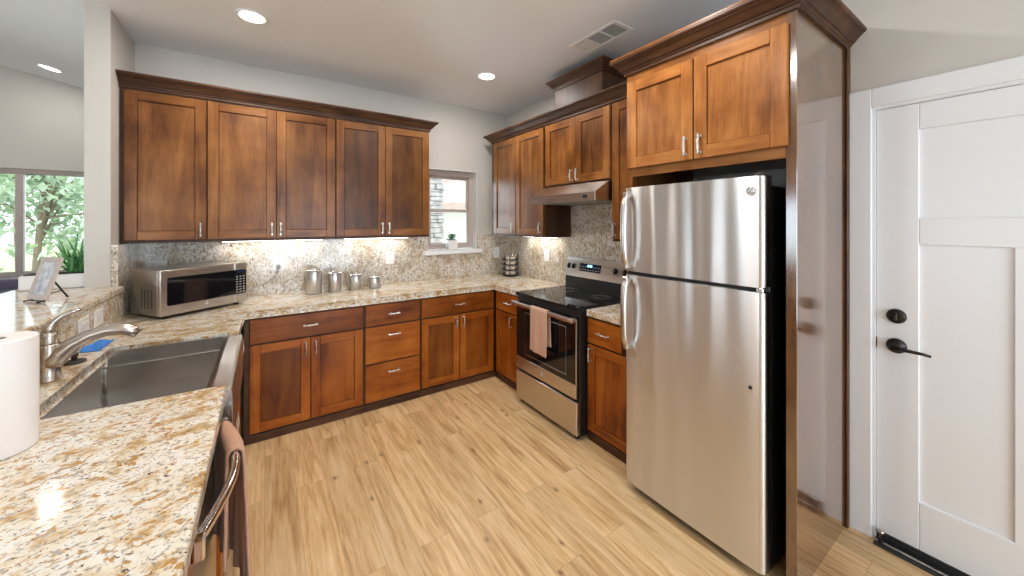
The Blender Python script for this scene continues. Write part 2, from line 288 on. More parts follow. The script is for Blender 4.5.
# ------------------------------------------------------------------ mesh builder
class MB:
    def __init__(s, M4=None):
        s.bm = bmesh.new(); s.T = M4
    def _fin(s, verts, mi, smooth=False):
        fs = set(f for v in verts for f in v.link_faces)
        for f in fs:
            f.material_index = mi; f.smooth = smooth
        if s.T is not None: bmesh.ops.transform(s.bm, matrix=s.T, verts=list(verts))
    def box(s, x0, x1, y0, y1, z0, z1, bev=0.0, mi=0, seg=1):
        r = bmesh.ops.create_cube(s.bm, size=1.0); v = r['verts']
        x0, x1 = sorted((x0, x1)); y0, y1 = sorted((y0, y1)); z0, z1 = sorted((z0, z1))
        for p in v:
            p.co = Vector(((x0+x1)/2 + p.co.x*(x1-x0), (y0+y1)/2 + p.co.y*(y1-y0), (z0+z1)/2 + p.co.z*(z1-z0)))
        if bev > 0:
            bev = min(bev, 0.45*min(x1-x0, y1-y0, z1-z0))
            e = list({e for p in v for e in p.link_edges})
            r2 = bmesh.ops.bevel(s.bm, geom=e, offset=bev, segments=seg, affect='EDGES', profile=0.5)
            v = list({p for f in r2['faces'] for p in f.verts} | {p for p in v if p.is_valid})
        s._fin(v, mi)
        return s
    def prism(s, pts, axis, a0, a1, bev=0.0, mi=0, seg=2, smooth=False, which='all'):
        """closed outline (2D) extruded along an axis; pts are the two other coordinates in xyz order"""
        def P(p, a):
            q = list(p); q.insert('xyz'.index(axis), a); return Vector(q)
        va = [s.bm.verts.new(P(p, a0)) for p in pts]; vb = [s.bm.verts.new(P(p, a1)) for p in pts]
        f1 = s.bm.faces.new(va); f2 = s.bm.faces.new(vb[::-1]); n = len(pts)
        for i in range(n): s.bm.faces.new((va[i], vb[i], vb[(i+1) % n], va[(i+1) % n]))
        v = va+vb
        if bev:
            e = list(f1.edges)+list(f2.edges) if which == 'all' else list(f2.edges)
            r = bmesh.ops.bevel(s.bm, geom=e, offset=bev, segments=seg, affect='EDGES', profile=0.5)
            v = list({p for f in r['faces'] for p in f.verts} | {p for p in v if p.is_valid})
        s._fin(v, mi, smooth); return s
    def lathe(s, c, prof, n=28, axis='z', mi=0, smooth=True, cap=True):
        """prof: list of (radius, height) along the axis from point c"""
        R = {'z': lambda r, h, t: (r*math.cos(t), r*math.sin(t), h), 'x': lambda r, h, t: (h, r*math.cos(t), r*math.sin(t)), 'y': lambda r, h, t: (r*math.cos(t), h, r*math.sin(t))}[axis]
        c = Vector(c); rings = []
        for r, h in prof:
            rings.append([s.bm.verts.new(c+Vector(R(max(r, 1e-5), h, 2*PI*k/n))) for k in range(n)])
        vs_ = [v for q in rings for v in q]
        for a, b in zip(rings, rings[1:]):
            for k in range(n): s.bm.faces.new((a[k], a[(k+1) % n], b[(k+1) % n], b[k]))
        caps = []
        if cap:
            caps = [s.bm.faces.new(rings[0][::-1]), s.bm.faces.new(rings[-1])]
        s._fin(vs_, mi, smooth)
        for f in caps: f.smooth = False
        return s
    def tube(s, pts, rad, n=12, mi=0, squash=None, closed=False):
        pts = [Vector(p) for p in pts]; k = len(pts)
        if not hasattr(rad, '__len__'): rad = [rad]*k
        rings = []; up = None
        for i, p in enumerate(pts):
            d = (pts[min(i+1, k-1)]-pts[max(i-1, 0)])
            if closed: d = pts[(i+1) % k]-pts[(i-1) % k]
            d.normalize()
            if up is None:
                up = Vector((0, 0, 1)) if abs(d.z) < 0.9 else Vector((1, 0, 0))
            u = (up-d*up.dot(d)).normalized(); v = d.cross(u); up = u
            su, sv = squash or (1, 1)
            rings.append([s.bm.verts.new(p+(u*su*math.cos(2*PI*j/n)+v*sv*math.sin(2*PI*j/n))*rad[i]) for j in range(n)])
        pairs = list(zip(rings, rings[1:]))
        if closed: pairs.append((rings[-1], rings[0]))
        for a, b in pairs:
            for j in range(n): s.bm.faces.new((a[j], a[(j+1) % n], b[(j+1) % n], b[j]))
        if not closed:
            s.bm.faces.new(rings[0][::-1]); s.bm.faces.new(rings[-1])
        s._fin([v for r in rings for v in r], mi, True); return s
    def sweep(s, path, prof, side=1, mi=0):
        """moulding: profile (out, z) swept along a plan path with mitred corners; side=+1 puts 'out' on the right of travel"""
        P = [Vector(p) for p in path]; k = len(P); rings = []
        for i in range(k):
            ds = []
            if i > 0: ds.append((P[i]-P[i-1]).normalized())
            if i < k-1: ds.append((P[i+1]-P[i]).normalized())
            ns = [Vector((d.y, -d.x))*side for d in ds]
            if len(ns) == 2:
                m = (ns[0]+ns[1]); m = m/(m.length_squared)*2
            else: m = ns[0]
            rings.append([s.bm.verts.new((P[i].x+m.x*o, P[i].y+m.y*o, z)) for o, z in prof])
        n = len(prof)
        for a, b in zip(rings, rings[1:]):
            for j in range(n): s.bm.faces.new((a[j], a[(j+1) % n], b[(j+1) % n], b[j]))
        s.bm.faces.new(rings[0]); s.bm.faces.new(rings[-1][::-1])
        s._fin([v for r in rings for v in r], mi); return s
    def grid(s, fn, nu, nv, mi=0, smooth=True):
        V = [[s.bm.verts.new(fn(i/nu, j/nv)) for j in range(nv+1)] for i in range(nu+1)]
        for i in range(nu):
            for j in range(nv): s.bm.faces.new((V[i][j], V[i+1][j], V[i+1][j+1], V[i][j+1]))
        s._fin([v for r in V for v in r], mi, smooth); return s
    def ball(s, c, r, sc=(1, 1, 1), mi=0, sub=2):
        q = bmesh.ops.create_icosphere(s.bm, subdivisions=sub, radius=r)
        for v in q['verts']: v.co = Vector((v.co.x*sc[0], v.co.y*sc[1], v.co.z*sc[2]))+Vector(c)
        s._fin(q['verts'], mi, True); return s

BASE = {}      # world position of each object's origin
def build(name, mb, mats, parent=None, recalc=True, origin=None):
    if not isinstance(mats, (list, tuple)): mats = [mats]
    if recalc: bmesh.ops.recalc_face_normals(mb.bm, faces=mb.bm.faces[:])
    if parent is not None: off = BASE[parent.name]
    else:
        off = Vector(origin) if origin else Vector((0, 0, 0))
    if off.length: bmesh.ops.translate(mb.bm, vec=-off, verts=mb.bm.verts[:])
    me = bpy.data.meshes.new(name); mb.bm.to_mesh(me); mb.bm.free()
    for m in mats: me.materials.append(M[m] if isinstance(m, str) else m)
    o = bpy.data.objects.new(name, me); C.objects.link(o)
    BASE[o.name] = off
    if parent is not None: o.parent = parent
    else: o.location = off
    return o
def tag(o, label, cat, group=None, kind=None):
    o['label'] = label; o['category'] = cat
    if group: o['group'] = group
    if kind: o['kind'] = kind
    return o
def thing(name, loc, label, cat, group=None):
    o = bpy.data.objects.new(name, None); C.objects.link(o); o.location = loc; o.empty_display_size = 0.1
    BASE[o.name] = Vector(loc)
    return tag(o, label, cat, group)
def struct(name, mb, mats, parent=None, label=None, cat=None):
    o = build(name, mb, mats, parent)
    if parent is None:
        o['kind'] = 'structure'
        if label: o['label'] = label
        if cat: o['category'] = cat
    return o
def sroot(name, loc, label, cat):
    o = thing(name, loc, label, cat); o['kind'] = 'structure'; return o

# ------------------------------------------------------------------ dimensions
XR, YB, ZC = 2.465, 3.75, 2.853
CT = 0.925          # worktop height
XL, YR, YF = -5.0, -3.0, 5.9
WO = 0.12
def vault(x): return ZC + 0.2*(-0.897-x)

# ------------------------------------------------------------------ room shell
struct('floor', MB().box(XL-WO, XR+WO, YR-WO, YF+WO, -0.1, 0), 'floor', label='light oak plank floor running through kitchen and living side', cat='floor')
struct('ceiling', MB().box(-0.897, XR+WO, YR-WO, YB+WO, ZC, ZC+0.12), 'ceil', label='flat pale ceiling over the kitchen', cat='ceiling')
xl = XL-WO
struct('ceiling_vault', MB().prism([(xl, vault(xl)), (-0.897, ZC), (-0.897, ZC+0.12), (xl, vault(xl)+0.12)], 'y', YR-WO, YF+WO), 'ceil', label='pale sloping ceiling of the living side', cat='ceiling')
# kitchen back wall with its window hole
W1 = (1.44, 2.05, 1.205, 2.127)
mb = MB()
mb.box(-0.7865, W1[0], YB, YB+WO, 0, ZC); mb.box(W1[1], XR+WO, YB, YB+WO, 0, ZC)
mb.box(W1[0], W1[1], YB, YB+WO, 0, W1[2]); mb.box(W1[0], W1[1], YB, YB+WO, W1[3], ZC)
struct('wall_back', mb, 'wall', label='cream kitchen back wall above the long cabinet run', cat='wall')
DOOR = (-0.445, 0.478, 2.092)
mb = MB()
mb.box(XR, XR+WO, DOOR[1], YB, 0, ZC); mb.box(XR, XR+WO, YR, DOOR[0], 0, ZC); mb.box(XR, XR+WO, DOOR[0], DOOR[1], DOOR[2], ZC)
struct('wall_right', mb, 'wall', label='off white wall with the white panel door', cat='wall')
struct('wall_wing', MB().box(-0.897, -0.787, 3.25, YF, 0, 3.0), 'wall', label='white wing wall end standing between kitchen and living side', cat='wall')
W2 = (-3.085, -1.085, 0.98, 2.09)
mb = MB()
mb.box(XL-WO, W2[0], YF, YF+WO, 0, 3.9); mb.box(W2[1], -0.787, YF, YF+WO, 0, 3.9)
mb.box(W2[0], W2[1], YF, YF+WO, 0, W2[2]); mb.box(W2[0], W2[1], YF, YF+WO, W2[3], 3.9)
struct('wall_far', mb, 'wall', label='white far wall of the living side around the wide window', cat='wall')
mb = MB()                                    # living side wall, two windows
ys = [(YR, 0.15), (1.75, 2.35), (3.95, YF)]
for a, b in ys: mb.box(XL-WO, XL, a, b, 0, 3.9)
for a, b in ((0.15, 1.75), (2.35, 3.95)):
    mb.box(XL-WO, XL, a, b, 0, 0.85); mb.box(XL-WO, XL, a, b, 2.05, 3.9)
struct('wall_left', mb, 'wall')
mb = MB()                                    # wall behind, two glazed openings
for a, b in ((XL-WO, -4.0), (-1.8, -0.2), (2.0, XR+WO)): mb.box(a, b, YR-WO, YR, 0, 3.9)
for a, b in ((-4.0, -1.8), (-0.2, 2.0)):
    mb.box(a, b, YR-WO, YR, 0, 0.25); mb.box(a, b, YR-WO, YR, 2.25, 3.9)
struct('wall_rear', mb, 'wall')
struct('wall_bar', MB().box(-0.897, -0.757, 0.3, 3.25, 0, 1.10), 'wall', label='low wall carrying the raised granite bar', cat='wall')

def simple_window(name, x0, x1, z0, z1, plane, axis, label):
    """fixed window with a centre mullion (frame, mullion, pane)"""
    t = 0.05
    def bx(m, a0, a1, b0, b1, d0, d1):
        return m.box(a0, a1, d0, d1, b0, b1, 0.004) if axis == 'y' else m.box(d0, d1, a0, a1, b0, b1, 0.004)
    mid = (x0+x1)/2
    r = sroot(name, (mid, plane, z0) if axis == 'y' else (plane, mid, z0), label, 'window')
    d0, d1 = plane-0.03, plane+0.03
    m = MB(); bx(m, x0, x1, z0, z0+t, d0, d1); bx(m, x0, x1, z1-t, z1, d0, d1); bx(m, x0, x0+t, z0+t, z1-t, d0, d1); bx(m, x1-t, x1, z0+t, z1-t, d0, d1)
    build('window_frame', m, 'taupe', r)
    m = MB(); bx(m, mid-t/2, mid+t/2, z0+t, z1-t, d0-0.005, d1); build('mullion', m, 'taupe', r)
    for a, b in ((x0+t, mid-t/2), (mid+t/2, x1-t)):
        m = MB(); bx(m, a, b, z0+t, z1-t, plane-0.004, plane+0.004)
        build('pane', m, 'glass', r)
    return r
r = simple_window('window_2', W2[0], W2[1], W2[2], W2[3], YF+0.06, 'y', 'wide two pane window in the living side wall, trees beyond')
build('window_sill', MB().box(W2[0]-0.03, W2[1]+0.03, YF-0.03, YF+0.03, W2[2]-0.035, W2[2], 0.006), 'white', r)
simple_window('window_3', 0.15, 1.75, 0.85, 2.05, XL-0.06, 'x', 'nearer side window of the living side')
simple_window('window_4', 2.35, 3.95, 0.85, 2.05, XL-0.06, 'x', 'farther side window of the living side')
simple_window('window_5', -4.0, -1.8, 0.25, 2.25, YR-0.06, 'y', 'glazed opening in the living side rear wall')
simple_window('window_6', -0.2, 2.0, 0.25, 2.25, YR-0.06, 'y', 'glazed opening in the kitchen rear wall')

# kitchen window: single hung
r = sroot('window_1', (1.745, YB+0.1, W1[2]), 'small single hung kitchen window over the worktop, white sill', 'window')
x0, x1, z0, z1 = W1[0], 2.043, 1.243, 2.12
yf0, yf1 = YB+0.085, YB+0.135
m = MB(); m.box(x0, x0+0.055, yf0, yf1, z0, z1, 0.003); m.box(x1-0.055, x1, yf0, yf1, z0, z1, 0.003)
m.box(x0+0.055, x1-0.055, yf0, yf1, z1-0.06, z1, 0.003); m.box(x0+0.055, x1-0.055, yf0, yf1, z0, z0+0.03, 0.003)
build('window_frame', m, 'taupe', r)
def sash(z0, z1, y):
    a, b, t = x0+0.055, x1-0.055, 0.026
    m = MB(); m.box(a, a+t, y, y+0.02, z0, z1, 0.002); m.box(b-t, b, y, y+0.02, z0, z1, 0.002)
    m.box(a+t, b-t, y, y+0.02, z0, z0+0.035, 0.002); m.box(a+t, b-t, y, y+0.02, z1-0.03, z1, 0.002)
    s_ = build('sash', m, 'taupe', r)
    build('pane', MB().box(a+t, b-t, y+0.007, y+0.013, z0+0.035, z1-0.03), 'glass', s_)
sash(z0+0.03, 1.685, yf0+0.004); sash(1.655, z1-0.06, yf0+0.026)
m = MB(); m.box(2.0435, 2.0495, YB-0.001, YB+0.118, 1.239, 2.1265); m.box(1.441, 2.0430, YB-0.001, YB+0.118, 2.1205, 2.1265)
build('jamb_liner', m, 'white', r)  # added white boards; bright daylight on the reveal put into colour
m = MB().box(1.395, 2.085, YB-0.065, YB, 1.19, 1.235, 0.006); m.box(W1[0]+0.001, W1[1]-0.001, YB-0.002, YB+0.085, 1.206, 1.238, 0.003)
build('window_sill', m, 'white', r)

# ------------------------------------------------------------------ white door on the right wall
d1 = sroot('door_1', (XR+0.03, 0.015, 0), 'white shaker panel door with dark lever handle at the right', 'door')
xa, xb = XR+0.008, XR+0.05
ya, yb, za, zb = -0.440, 0.473, 0.022, 2.086
m = MB()
st = 0.140
cuts = [(0.022, 0.262), (1.438, 1.56), (1.966, 2.086)]
m.box(xa, xb, yb-st, yb, za, zb, 0.003); m.box(xa, xb, ya, ya+st, za, zb, 0.003)
for a, b in cuts: m.box(xa, xb, ya+st, yb-st, a, b, 0.003)
m.box(xa, xb, -0.045, 0.078, 0.262, 1.438, 0.003)
m.box(xa+0.011, xb-0.011, ya+st-0.01, yb-st+0.01, 0.25, 1.98)
build('door_leaf', m, 'white', d1)
m = MB().lathe((xa, 0.405, 0.957), [(0.035, 0.0), (0.035, -0.006), (0.030, -0.012), (0.018, -0.016), (0.014, -0.03), (0.014, -0.05), (0.0, -0.052)], axis='x')
m.tube([(xa-0.045, 0.405, 0.957), (xa-0.052, 0.385, 0.955), (xa-0.054, 0.35, 0.954), (xa-0.052, 0.315, 0.953), (xa-0.045, 0.292, 0.947)], [0.011, 0.010, 0.008, 0.007, 0.006], squash=(1.0, 0.7))
build('lever_handle', m, 'bronze', d1)
m = MB().lathe((xa, 0.405, 1.097), [(0.034, 0), (0.034, -0.008), (0.027, -0.016), (0.0, -0.017)], axis='x')
m.box(xa-0.032, xa-0.016, 0.399, 0.411, 1.079, 1.115, 0.003)
build('deadbolt', m, 'bronze', d1)
build('strike_plate', MB().box(XR+0.001, XR+0.022, 0.4725, 0.4775, 0.93, 0.985, 0.002), 'bronze', d1)
m = MB().box(xa-0.004, xb-0.01, ya, yb, 0.012, 0.045, 0.002); build('door_sweep', m, 'matt_black', d1)
m = MB(); t = 0.013
m.box(XR-0.016, XR+0.001, 0.487, 0.578, 0, 2.192, 0.003); m.box(XR-0.016, XR+0.001, -0.545, -0.454, 0, 2.192, 0.003)
m.box(XR-0.016, XR+0.001, -0.454, 0.487, 2.101, 2.192, 0.003)
m.box(XR, XR+WO, 0.474, 0.4785, 0, 2.092); m.box(XR, XR+WO, -0.4455, -0.441, 0, 2.092); m.box(XR, XR+WO, -0.441, 0.474, 2.0875, 2.092)
m.box(XR-0.006, XR+0.01, 0.4785, 0.488, 0, 2.10); m.box(XR-0.006, XR+0.01, -0.455, -0.4455, 0, 2.10); m.box(XR-0.006, XR+0.01, -0.4455, 0.4785, 2.092, 2.102)
struct('trim_1', m, 'white', label='flat white casing around the panel door', cat='trim')
m = MB().box(XR-0.055, XR+0.10, -0.439, 0.4735, 0.0, 0.010, 0.003); m.box(XR-0.03, XR-0.018, -0.439, 0.4735, 0.010, 0.014, 0.002, mi=1)
tag(build('door_threshold', m, ['matt_black', 'nickel'], origin=(XR, 0, 0)), 'black metal threshold strip under the white door', 'threshold')
r = thing('door_stop', (XR-0.02, 0.452, 0.010), 'small bronze door stop at the foot of the white door', 'door stop')
build('base', MB().lathe((XR-0.02, 0.452, 0.0105), [(0.013, 0), (0.013, 0.004), (0.006, 0.008)], 14), 'bronze', r)
build('post', MB().lathe((XR-0.02, 0.452, 0.018), [(0.006, 0), (0.006, 0.03), (0.012, 0.034), (0.012, 0.044), (0.004, 0.047)], 14), 'faucet', r)
m = MB(); m.box(XR-0.013, XR, -2.99, -0.55, 0, 0.09, 0.003); struct('baseboard_right', m, 'white')

# ------------------------------------------------------------------ cabinets
class Run:
    """front-plane frame of a cabinet run: s along the run, d out of the front, z up"""
    def __init__(s, kind, plane): s.k, s.p = kind, plane
    def bx(s, m, s0, s1, d0, d1, z0, z1, bev=0.0, mi=0):
        if s.k == 'back': return m.box(s0, s1, s.p-d0, s.p-d1, z0, z1, bev, mi)
        if s.k == 'right': return m.box(s.p-d0, s.p-d1, s0, s1, z0, z1, bev, mi)
        return m.box(s.p+d0, s.p+d1, s0, s1, z0, z1, bev, mi)
    def pt(s, a, d, z):
        return {'back': (a, s.p-d, z), 'right': (s.p-d, a, z), 'pen': (s.p+d, a, z)}[s.k]
    @property
    def h(s): return 'x' if s.k == 'back' else 'y'
def pull(run, parent, s, z, vertical, L=0.104, d=0.021):
    m = MB(); h = L/2; b = 0.006
    if vertical:
        pts = [run.pt(s, d, z-h+0.012), run.pt(s, d+0.022, z-h+0.008), run.pt(s, d+0.028, z-h/2), run.pt(s, d+0.030, z), run.pt(s, d+0.028, z+h/2), run.pt(s, d+0.022, z+h-0.008), run.pt(s, d, z+h-0.012)]
        for q in (-1, 1): run.bx(m, s-0.007, s+0.007, d-0.001, d+0.004, z+q*(h-0.012)-0.007, z+q*(h-0.012)+0.007, 0.002)
        run.bx(m, s-0.006, s+0.006, d+0.021, d+0.030, z-h, z+h, 0.004)
    else:
        pts = [run.pt(s-h+0.012, d, z), run.pt(s-h+0.008, d+0.022, z), run.pt(s, d+0.028, z), run.pt(s+h-0.008, d+0.022, z), run.pt(s+h-0.012, d, z)]
        for q in (-1, 1): run.bx(m, s+q*(h-0.012)-0.007, s+q*(h-0.012)+0.007, d-0.001, d+0.004, z-0.007, z+0.007, 0.002)
        run.bx(m, s-h, s+h, d+0.021, d+0.030, z-0.006, z+0.006, 0.004)
    m.tube(pts, 0.0045, 8)
    return build('handle', m, 'nickel', parent)
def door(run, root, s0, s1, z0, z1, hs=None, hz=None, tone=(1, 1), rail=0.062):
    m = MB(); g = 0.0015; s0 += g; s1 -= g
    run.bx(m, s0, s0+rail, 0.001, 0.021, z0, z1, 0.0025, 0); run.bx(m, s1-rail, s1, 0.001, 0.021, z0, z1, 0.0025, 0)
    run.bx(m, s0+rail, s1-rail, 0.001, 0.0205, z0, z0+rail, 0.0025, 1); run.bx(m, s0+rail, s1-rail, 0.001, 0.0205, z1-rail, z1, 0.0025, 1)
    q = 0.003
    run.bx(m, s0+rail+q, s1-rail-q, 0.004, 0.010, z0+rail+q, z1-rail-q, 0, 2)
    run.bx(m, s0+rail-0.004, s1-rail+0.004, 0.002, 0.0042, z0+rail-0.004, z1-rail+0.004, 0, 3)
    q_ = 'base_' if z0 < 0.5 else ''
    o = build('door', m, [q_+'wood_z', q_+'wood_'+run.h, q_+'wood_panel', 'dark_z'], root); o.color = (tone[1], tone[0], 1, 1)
    if hs is not None: pull(run, o, hs, hz, True)
    return o
def drawer(run, root, s0, s1, z0, z1, handle=True, tone=1.0):
    m = MB(); run.bx(m, s0+0.0015, s1-0.0015, 0.001, 0.021, z0, z1, 0.003)
    o = build('drawer', m, 'base_wood_'+run.h, root); o.color = (1, tone, 1, 1)
    if handle: pull(run, o, (s0+s1)/2, (z0+z1)/2 if z1-z0 < 0.25 else z1-0.075, False)
    return o
def carcass(run, root, s0, s1, depth, z0, z1, kick=False):
    m = MB(); run.bx(m, s0, s1, -depth, 0, z0, z1, 0.001)
    o = build('body', m, 'dark_z', root)  # body darkened, puts the shade of the gaps into its colour
    if kick:
        k = MB(); run.bx(k, s0, s1, 0.0005, 0.014, 0.001, 0.058, 0.003); build('plinth', k, 'dark_'+run.h, root)
    return o
def root_at(run, name, s, d, z, label, cat, group): return thing(name, run.pt(s, d, z), label, cat, group)

# --- upper cabinets, back wall
UB = Run('back', 3.405)
e = [-0.762, -0.344, 0.076, 0.497, 0.908, 1.322]
G = 'wall cabinets on the back wall'
r = root_at(UB, 'wall_cabinet', -0.56, -0.17, 1.40, 'single door brown wall cabinet above the microwave, beside the white wing wall', 'cabinet', G)
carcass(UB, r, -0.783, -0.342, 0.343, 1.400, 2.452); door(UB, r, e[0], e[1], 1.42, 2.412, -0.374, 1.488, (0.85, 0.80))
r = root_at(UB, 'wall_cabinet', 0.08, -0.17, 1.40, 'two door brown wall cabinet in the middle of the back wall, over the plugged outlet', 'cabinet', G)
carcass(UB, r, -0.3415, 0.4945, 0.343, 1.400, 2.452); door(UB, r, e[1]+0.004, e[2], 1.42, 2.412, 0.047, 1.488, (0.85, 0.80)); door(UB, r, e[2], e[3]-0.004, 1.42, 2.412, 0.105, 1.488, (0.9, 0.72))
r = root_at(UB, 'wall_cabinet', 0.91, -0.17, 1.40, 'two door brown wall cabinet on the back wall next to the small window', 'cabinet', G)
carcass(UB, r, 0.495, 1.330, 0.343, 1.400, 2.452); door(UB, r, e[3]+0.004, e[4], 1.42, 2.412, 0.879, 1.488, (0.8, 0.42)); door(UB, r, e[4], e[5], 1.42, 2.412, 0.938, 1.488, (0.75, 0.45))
CROWN = [(0.0, 2.425), (0.010, 2.425), (0.010, 2.440), (0.016, 2.444), (0.018, 2.452), (0.026, 2.455), (0.034, 2.466), (0.048, 2.484), (0.058, 2.490), (0.058, 2.495), (0.066, 2.497), (0.071, 2.504), (0.071, 2.515), (0.0, 2.515)]
def crown(z0=0.0, k=1.0): return [(o*k, z+z0) for o, z in CROWN]
m = MB().sweep([(-0.786, 3.404), (1.331, 3.404), (1.331, YB-0.001)], crown(), 1); m.box(-0.786, 1.330, 3.404, YB-0.001, 2.4525, 2.514)
tag(build('crown_molding', m, ['dark_x'], origin=(0.27, 3.4, 2.45)), 'dark crown molding topping the long back wall cabinets', 'molding')

# --- upper cabinets, right wall
UR = Run('right', 2.13)
G = 'wall cabinets along the right wall'
r = root_at(UR, 'wall_cabinet', 3.06, -0.17, 1.40, 'two door brown wall cabinet in the far corner, beside the small window', 'cabinet', G)
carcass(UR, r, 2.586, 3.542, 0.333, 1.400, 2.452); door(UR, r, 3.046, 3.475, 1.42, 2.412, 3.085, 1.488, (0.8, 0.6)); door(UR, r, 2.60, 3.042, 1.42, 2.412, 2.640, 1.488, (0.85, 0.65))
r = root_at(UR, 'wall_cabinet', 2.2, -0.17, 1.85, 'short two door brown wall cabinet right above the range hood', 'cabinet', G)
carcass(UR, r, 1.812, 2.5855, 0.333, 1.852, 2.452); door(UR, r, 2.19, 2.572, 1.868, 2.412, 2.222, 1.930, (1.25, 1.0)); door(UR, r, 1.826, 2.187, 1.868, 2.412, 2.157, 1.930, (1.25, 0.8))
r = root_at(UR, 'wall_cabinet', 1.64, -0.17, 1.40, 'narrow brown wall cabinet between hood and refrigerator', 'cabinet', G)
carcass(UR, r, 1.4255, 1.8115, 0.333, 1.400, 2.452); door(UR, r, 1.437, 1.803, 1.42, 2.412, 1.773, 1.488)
m = MB().sweep([(XR-0.001, 3.543), (2.129, 3.543), (2.129, 1.425)], crown(), 1); m.box(2.130, XR-0.001, 1.426, 3.542, 2.4525, 2.514)
tag(build('crown_molding', m, ['dark_y'], origin=(2.13, 2.5, 2.45)), 'dark crown molding along the cabinets over the hood, right wall', 'molding')
r = thing('hood_chase', (2.3, 2.19, 2.515), 'raised wooden box on top of the cabinets above the hood', 'cabinet box')
build('box', MB().box(2.132, XR-0.001, 1.916, 2.462, 2.5155, 2.775, 0.001), 'dark_z', r)
build('crown', MB().sweep([(XR-0.001, 2.463), (2.131, 2.463), (2.131, 1.915), (XR-0.001, 1.915)], [(o*0.82, 2.70+(z-2.425)*0.9) for o, z in CROWN], 1), 'dark_y', r)

# --- refrigerator surround
UF = Run('right', 1.80)
r = thing('refrigerator_surround', (2.1, 1.02, 0), 'tall wooden surround with two upper doors enclosing the refrigerator', 'cabinet')
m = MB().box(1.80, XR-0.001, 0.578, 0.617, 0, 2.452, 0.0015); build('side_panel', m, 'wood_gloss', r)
m = MB().box(XR-0.045, XR-0.001, 0.566, 0.5775, 0.001, 2.424, 0.003); build('scribe_trim', m, 'dark_z', r)
m = MB().box(1.80, XR-0.001, 1.387, 1.4245, 0, 2.452, 0.0015); build('side_panel', m, 'wood_z', r)
m = MB().box(1.802, XR-0.001, 0.6175, 1.3865, 1.85, 2.452); m.box(1.80, 1.82, 0.6175, 1.3865, 1.810, 1.85)
build('body', m, 'wood_y', r)
door(UF, r, 1.006, 1.410, 1.858, 2.366, 1.04, 1.927, (1.35, 1.15)); door(UF, r, 0.604, 1.002, 1.858, 2.366, 0.968, 1.927, (1.4, 1.4))  # raised tone paints the glare into these two doors
m = MB().sweep([(XR-0.001, 0.577), (1.799, 0.577), (1.799, 1.425), (2.058, 1.425)], [(o, z-0.012) for o, z in CROWN], -1)
m.box(1.80, XR-0.001, 0.578, 1.424, 2.4525, 2.502)
build('crown', m, 'dark_y', r)
m = MB().box(1.729, 1.79, 0.509, 1.494, 2.5035, 2.514, 0.002); build('top_lip', m, 'wood_y', r)

# --- base cabinets, back wall
BB = Run('back', 3.12)
G = 'base cabinets under the back worktop'
r = root_at(BB, 'base_cabinet', 0.285, -0.3, 0, 'wide base cabinet with one drawer and two doors, below the microwave side', 'cabinet', G)
carcass(BB, r, -0.120, 0.6645, 0.60, 0.0, 0.874, True)
drawer(BB, r, -0.088, 0.655, 0.692, 0.862, tone=0.75); door(BB, r, -0.088, 0.2835, 0.072, 0.680, 0.252, 0.607, (1.0, 0.5)); door(BB, r, 0.2865, 0.655, 0.072, 0.680, 0.318, 0.607, (1.0, 0.95))
r = root_at(BB, 'base_cabinet', 0.9, -0.3, 0, 'three drawer base cabinet in the middle of the back run', 'cabinet', G)
carcass(BB, r, 0.665, 1.1345, 0.60, 0.0, 0.874, True)
drawer(BB, r, 0.672, 1.128, 0.692, 0.862, tone=0.75); drawer(BB, r, 0.672, 1.128, 0.385, 0.680); drawer(BB, r, 0.672, 1.128, 0.072, 0.374)
r = root_at(BB, 'base_cabinet', 1.51, -0.3, 0, 'base cabinet with one drawer and two doors below the small window', 'cabinet', G)
carcass(BB, r, 1.135, 1.9135, 0.60, 0.0, 0.874, True)
drawer(BB, r, 1.142, 1.882, 0.692, 0.862, tone=0.7); door(BB, r, 1.142, 1.510, 0.072, 0.680, 1.472, 0.612, (1.05, 0.6)); door(BB, r, 1.513, 1.882, 0.072, 0.680, 1.547, 0.612, (1.0, 0.75))

# --- base cabinets, right wall
BR = Run('right', 1.915)
G = 'base cabinets beside the range'
r = root_at(BR, 'base_cabinet', 2.85, -0.3, 0, 'narrow base cabinet with drawer and door, in the corner beside the range', 'cabinet', G)
carcass(BR, r, 2.612, 3.105, 0.545, 0.0, 0.874, True)
drawer(BR, r, 2.625, 3.075, 0.692, 0.862); door(BR, r, 2.625, 3.075, 0.072, 0.680, 2.80, 0.612)
r = root_at(BR, 'base_cabinet', 1.65, -0.3, 0, 'narrow base cabinet with drawer and door between range and refrigerator', 'cabinet', G)
carcass(BR, r, 1.4255, 1.842, 0.545, 0.0, 0.874, True)
drawer(BR, r, 1.54, 1.84, 0.692, 0.862); door(BR, r, 1.44, 1.84, 0.072, 0.680, 1.806, 0.612)

# --- peninsula cabinets
BP = Run('pen', -0.155)
G = 'base cabinets of the sink peninsula'
r = root_at(BP, 'base_cabinet', 2.17, -0.28, 0, 'base cabinet with two doors under the steel apron sink', 'cabinet', G)
m = MB(); BP.bx(m, 1.722, 2.618, -0.58, 0, 0, 0.655); build('body', m, 'dark_z', r)
door(BP, r, 1.735, 2.168, 0.072, 0.640, 2.13, 0.572); door(BP, r, 2.172, 2.605, 0.072, 0.640, 2.21, 0.572)
k = MB(); BP.bx(k, 1.722, 2.618, 0.0005, 0.014, 0.001, 0.058, 0.003); build('plinth', k, 'dark_y', r)
r = root_at(BP, 'base_cabinet', 2.85, -0.28, 0, 'corner base cabinet between apron sink and back run', 'cabinet', G)
carcass(BP, r, 2.6185, 3.105, 0.58, 0, 0.874, True); door(BP, r, 2.63, 3.04, 0.072, 0.862, 2.70, 0.79)
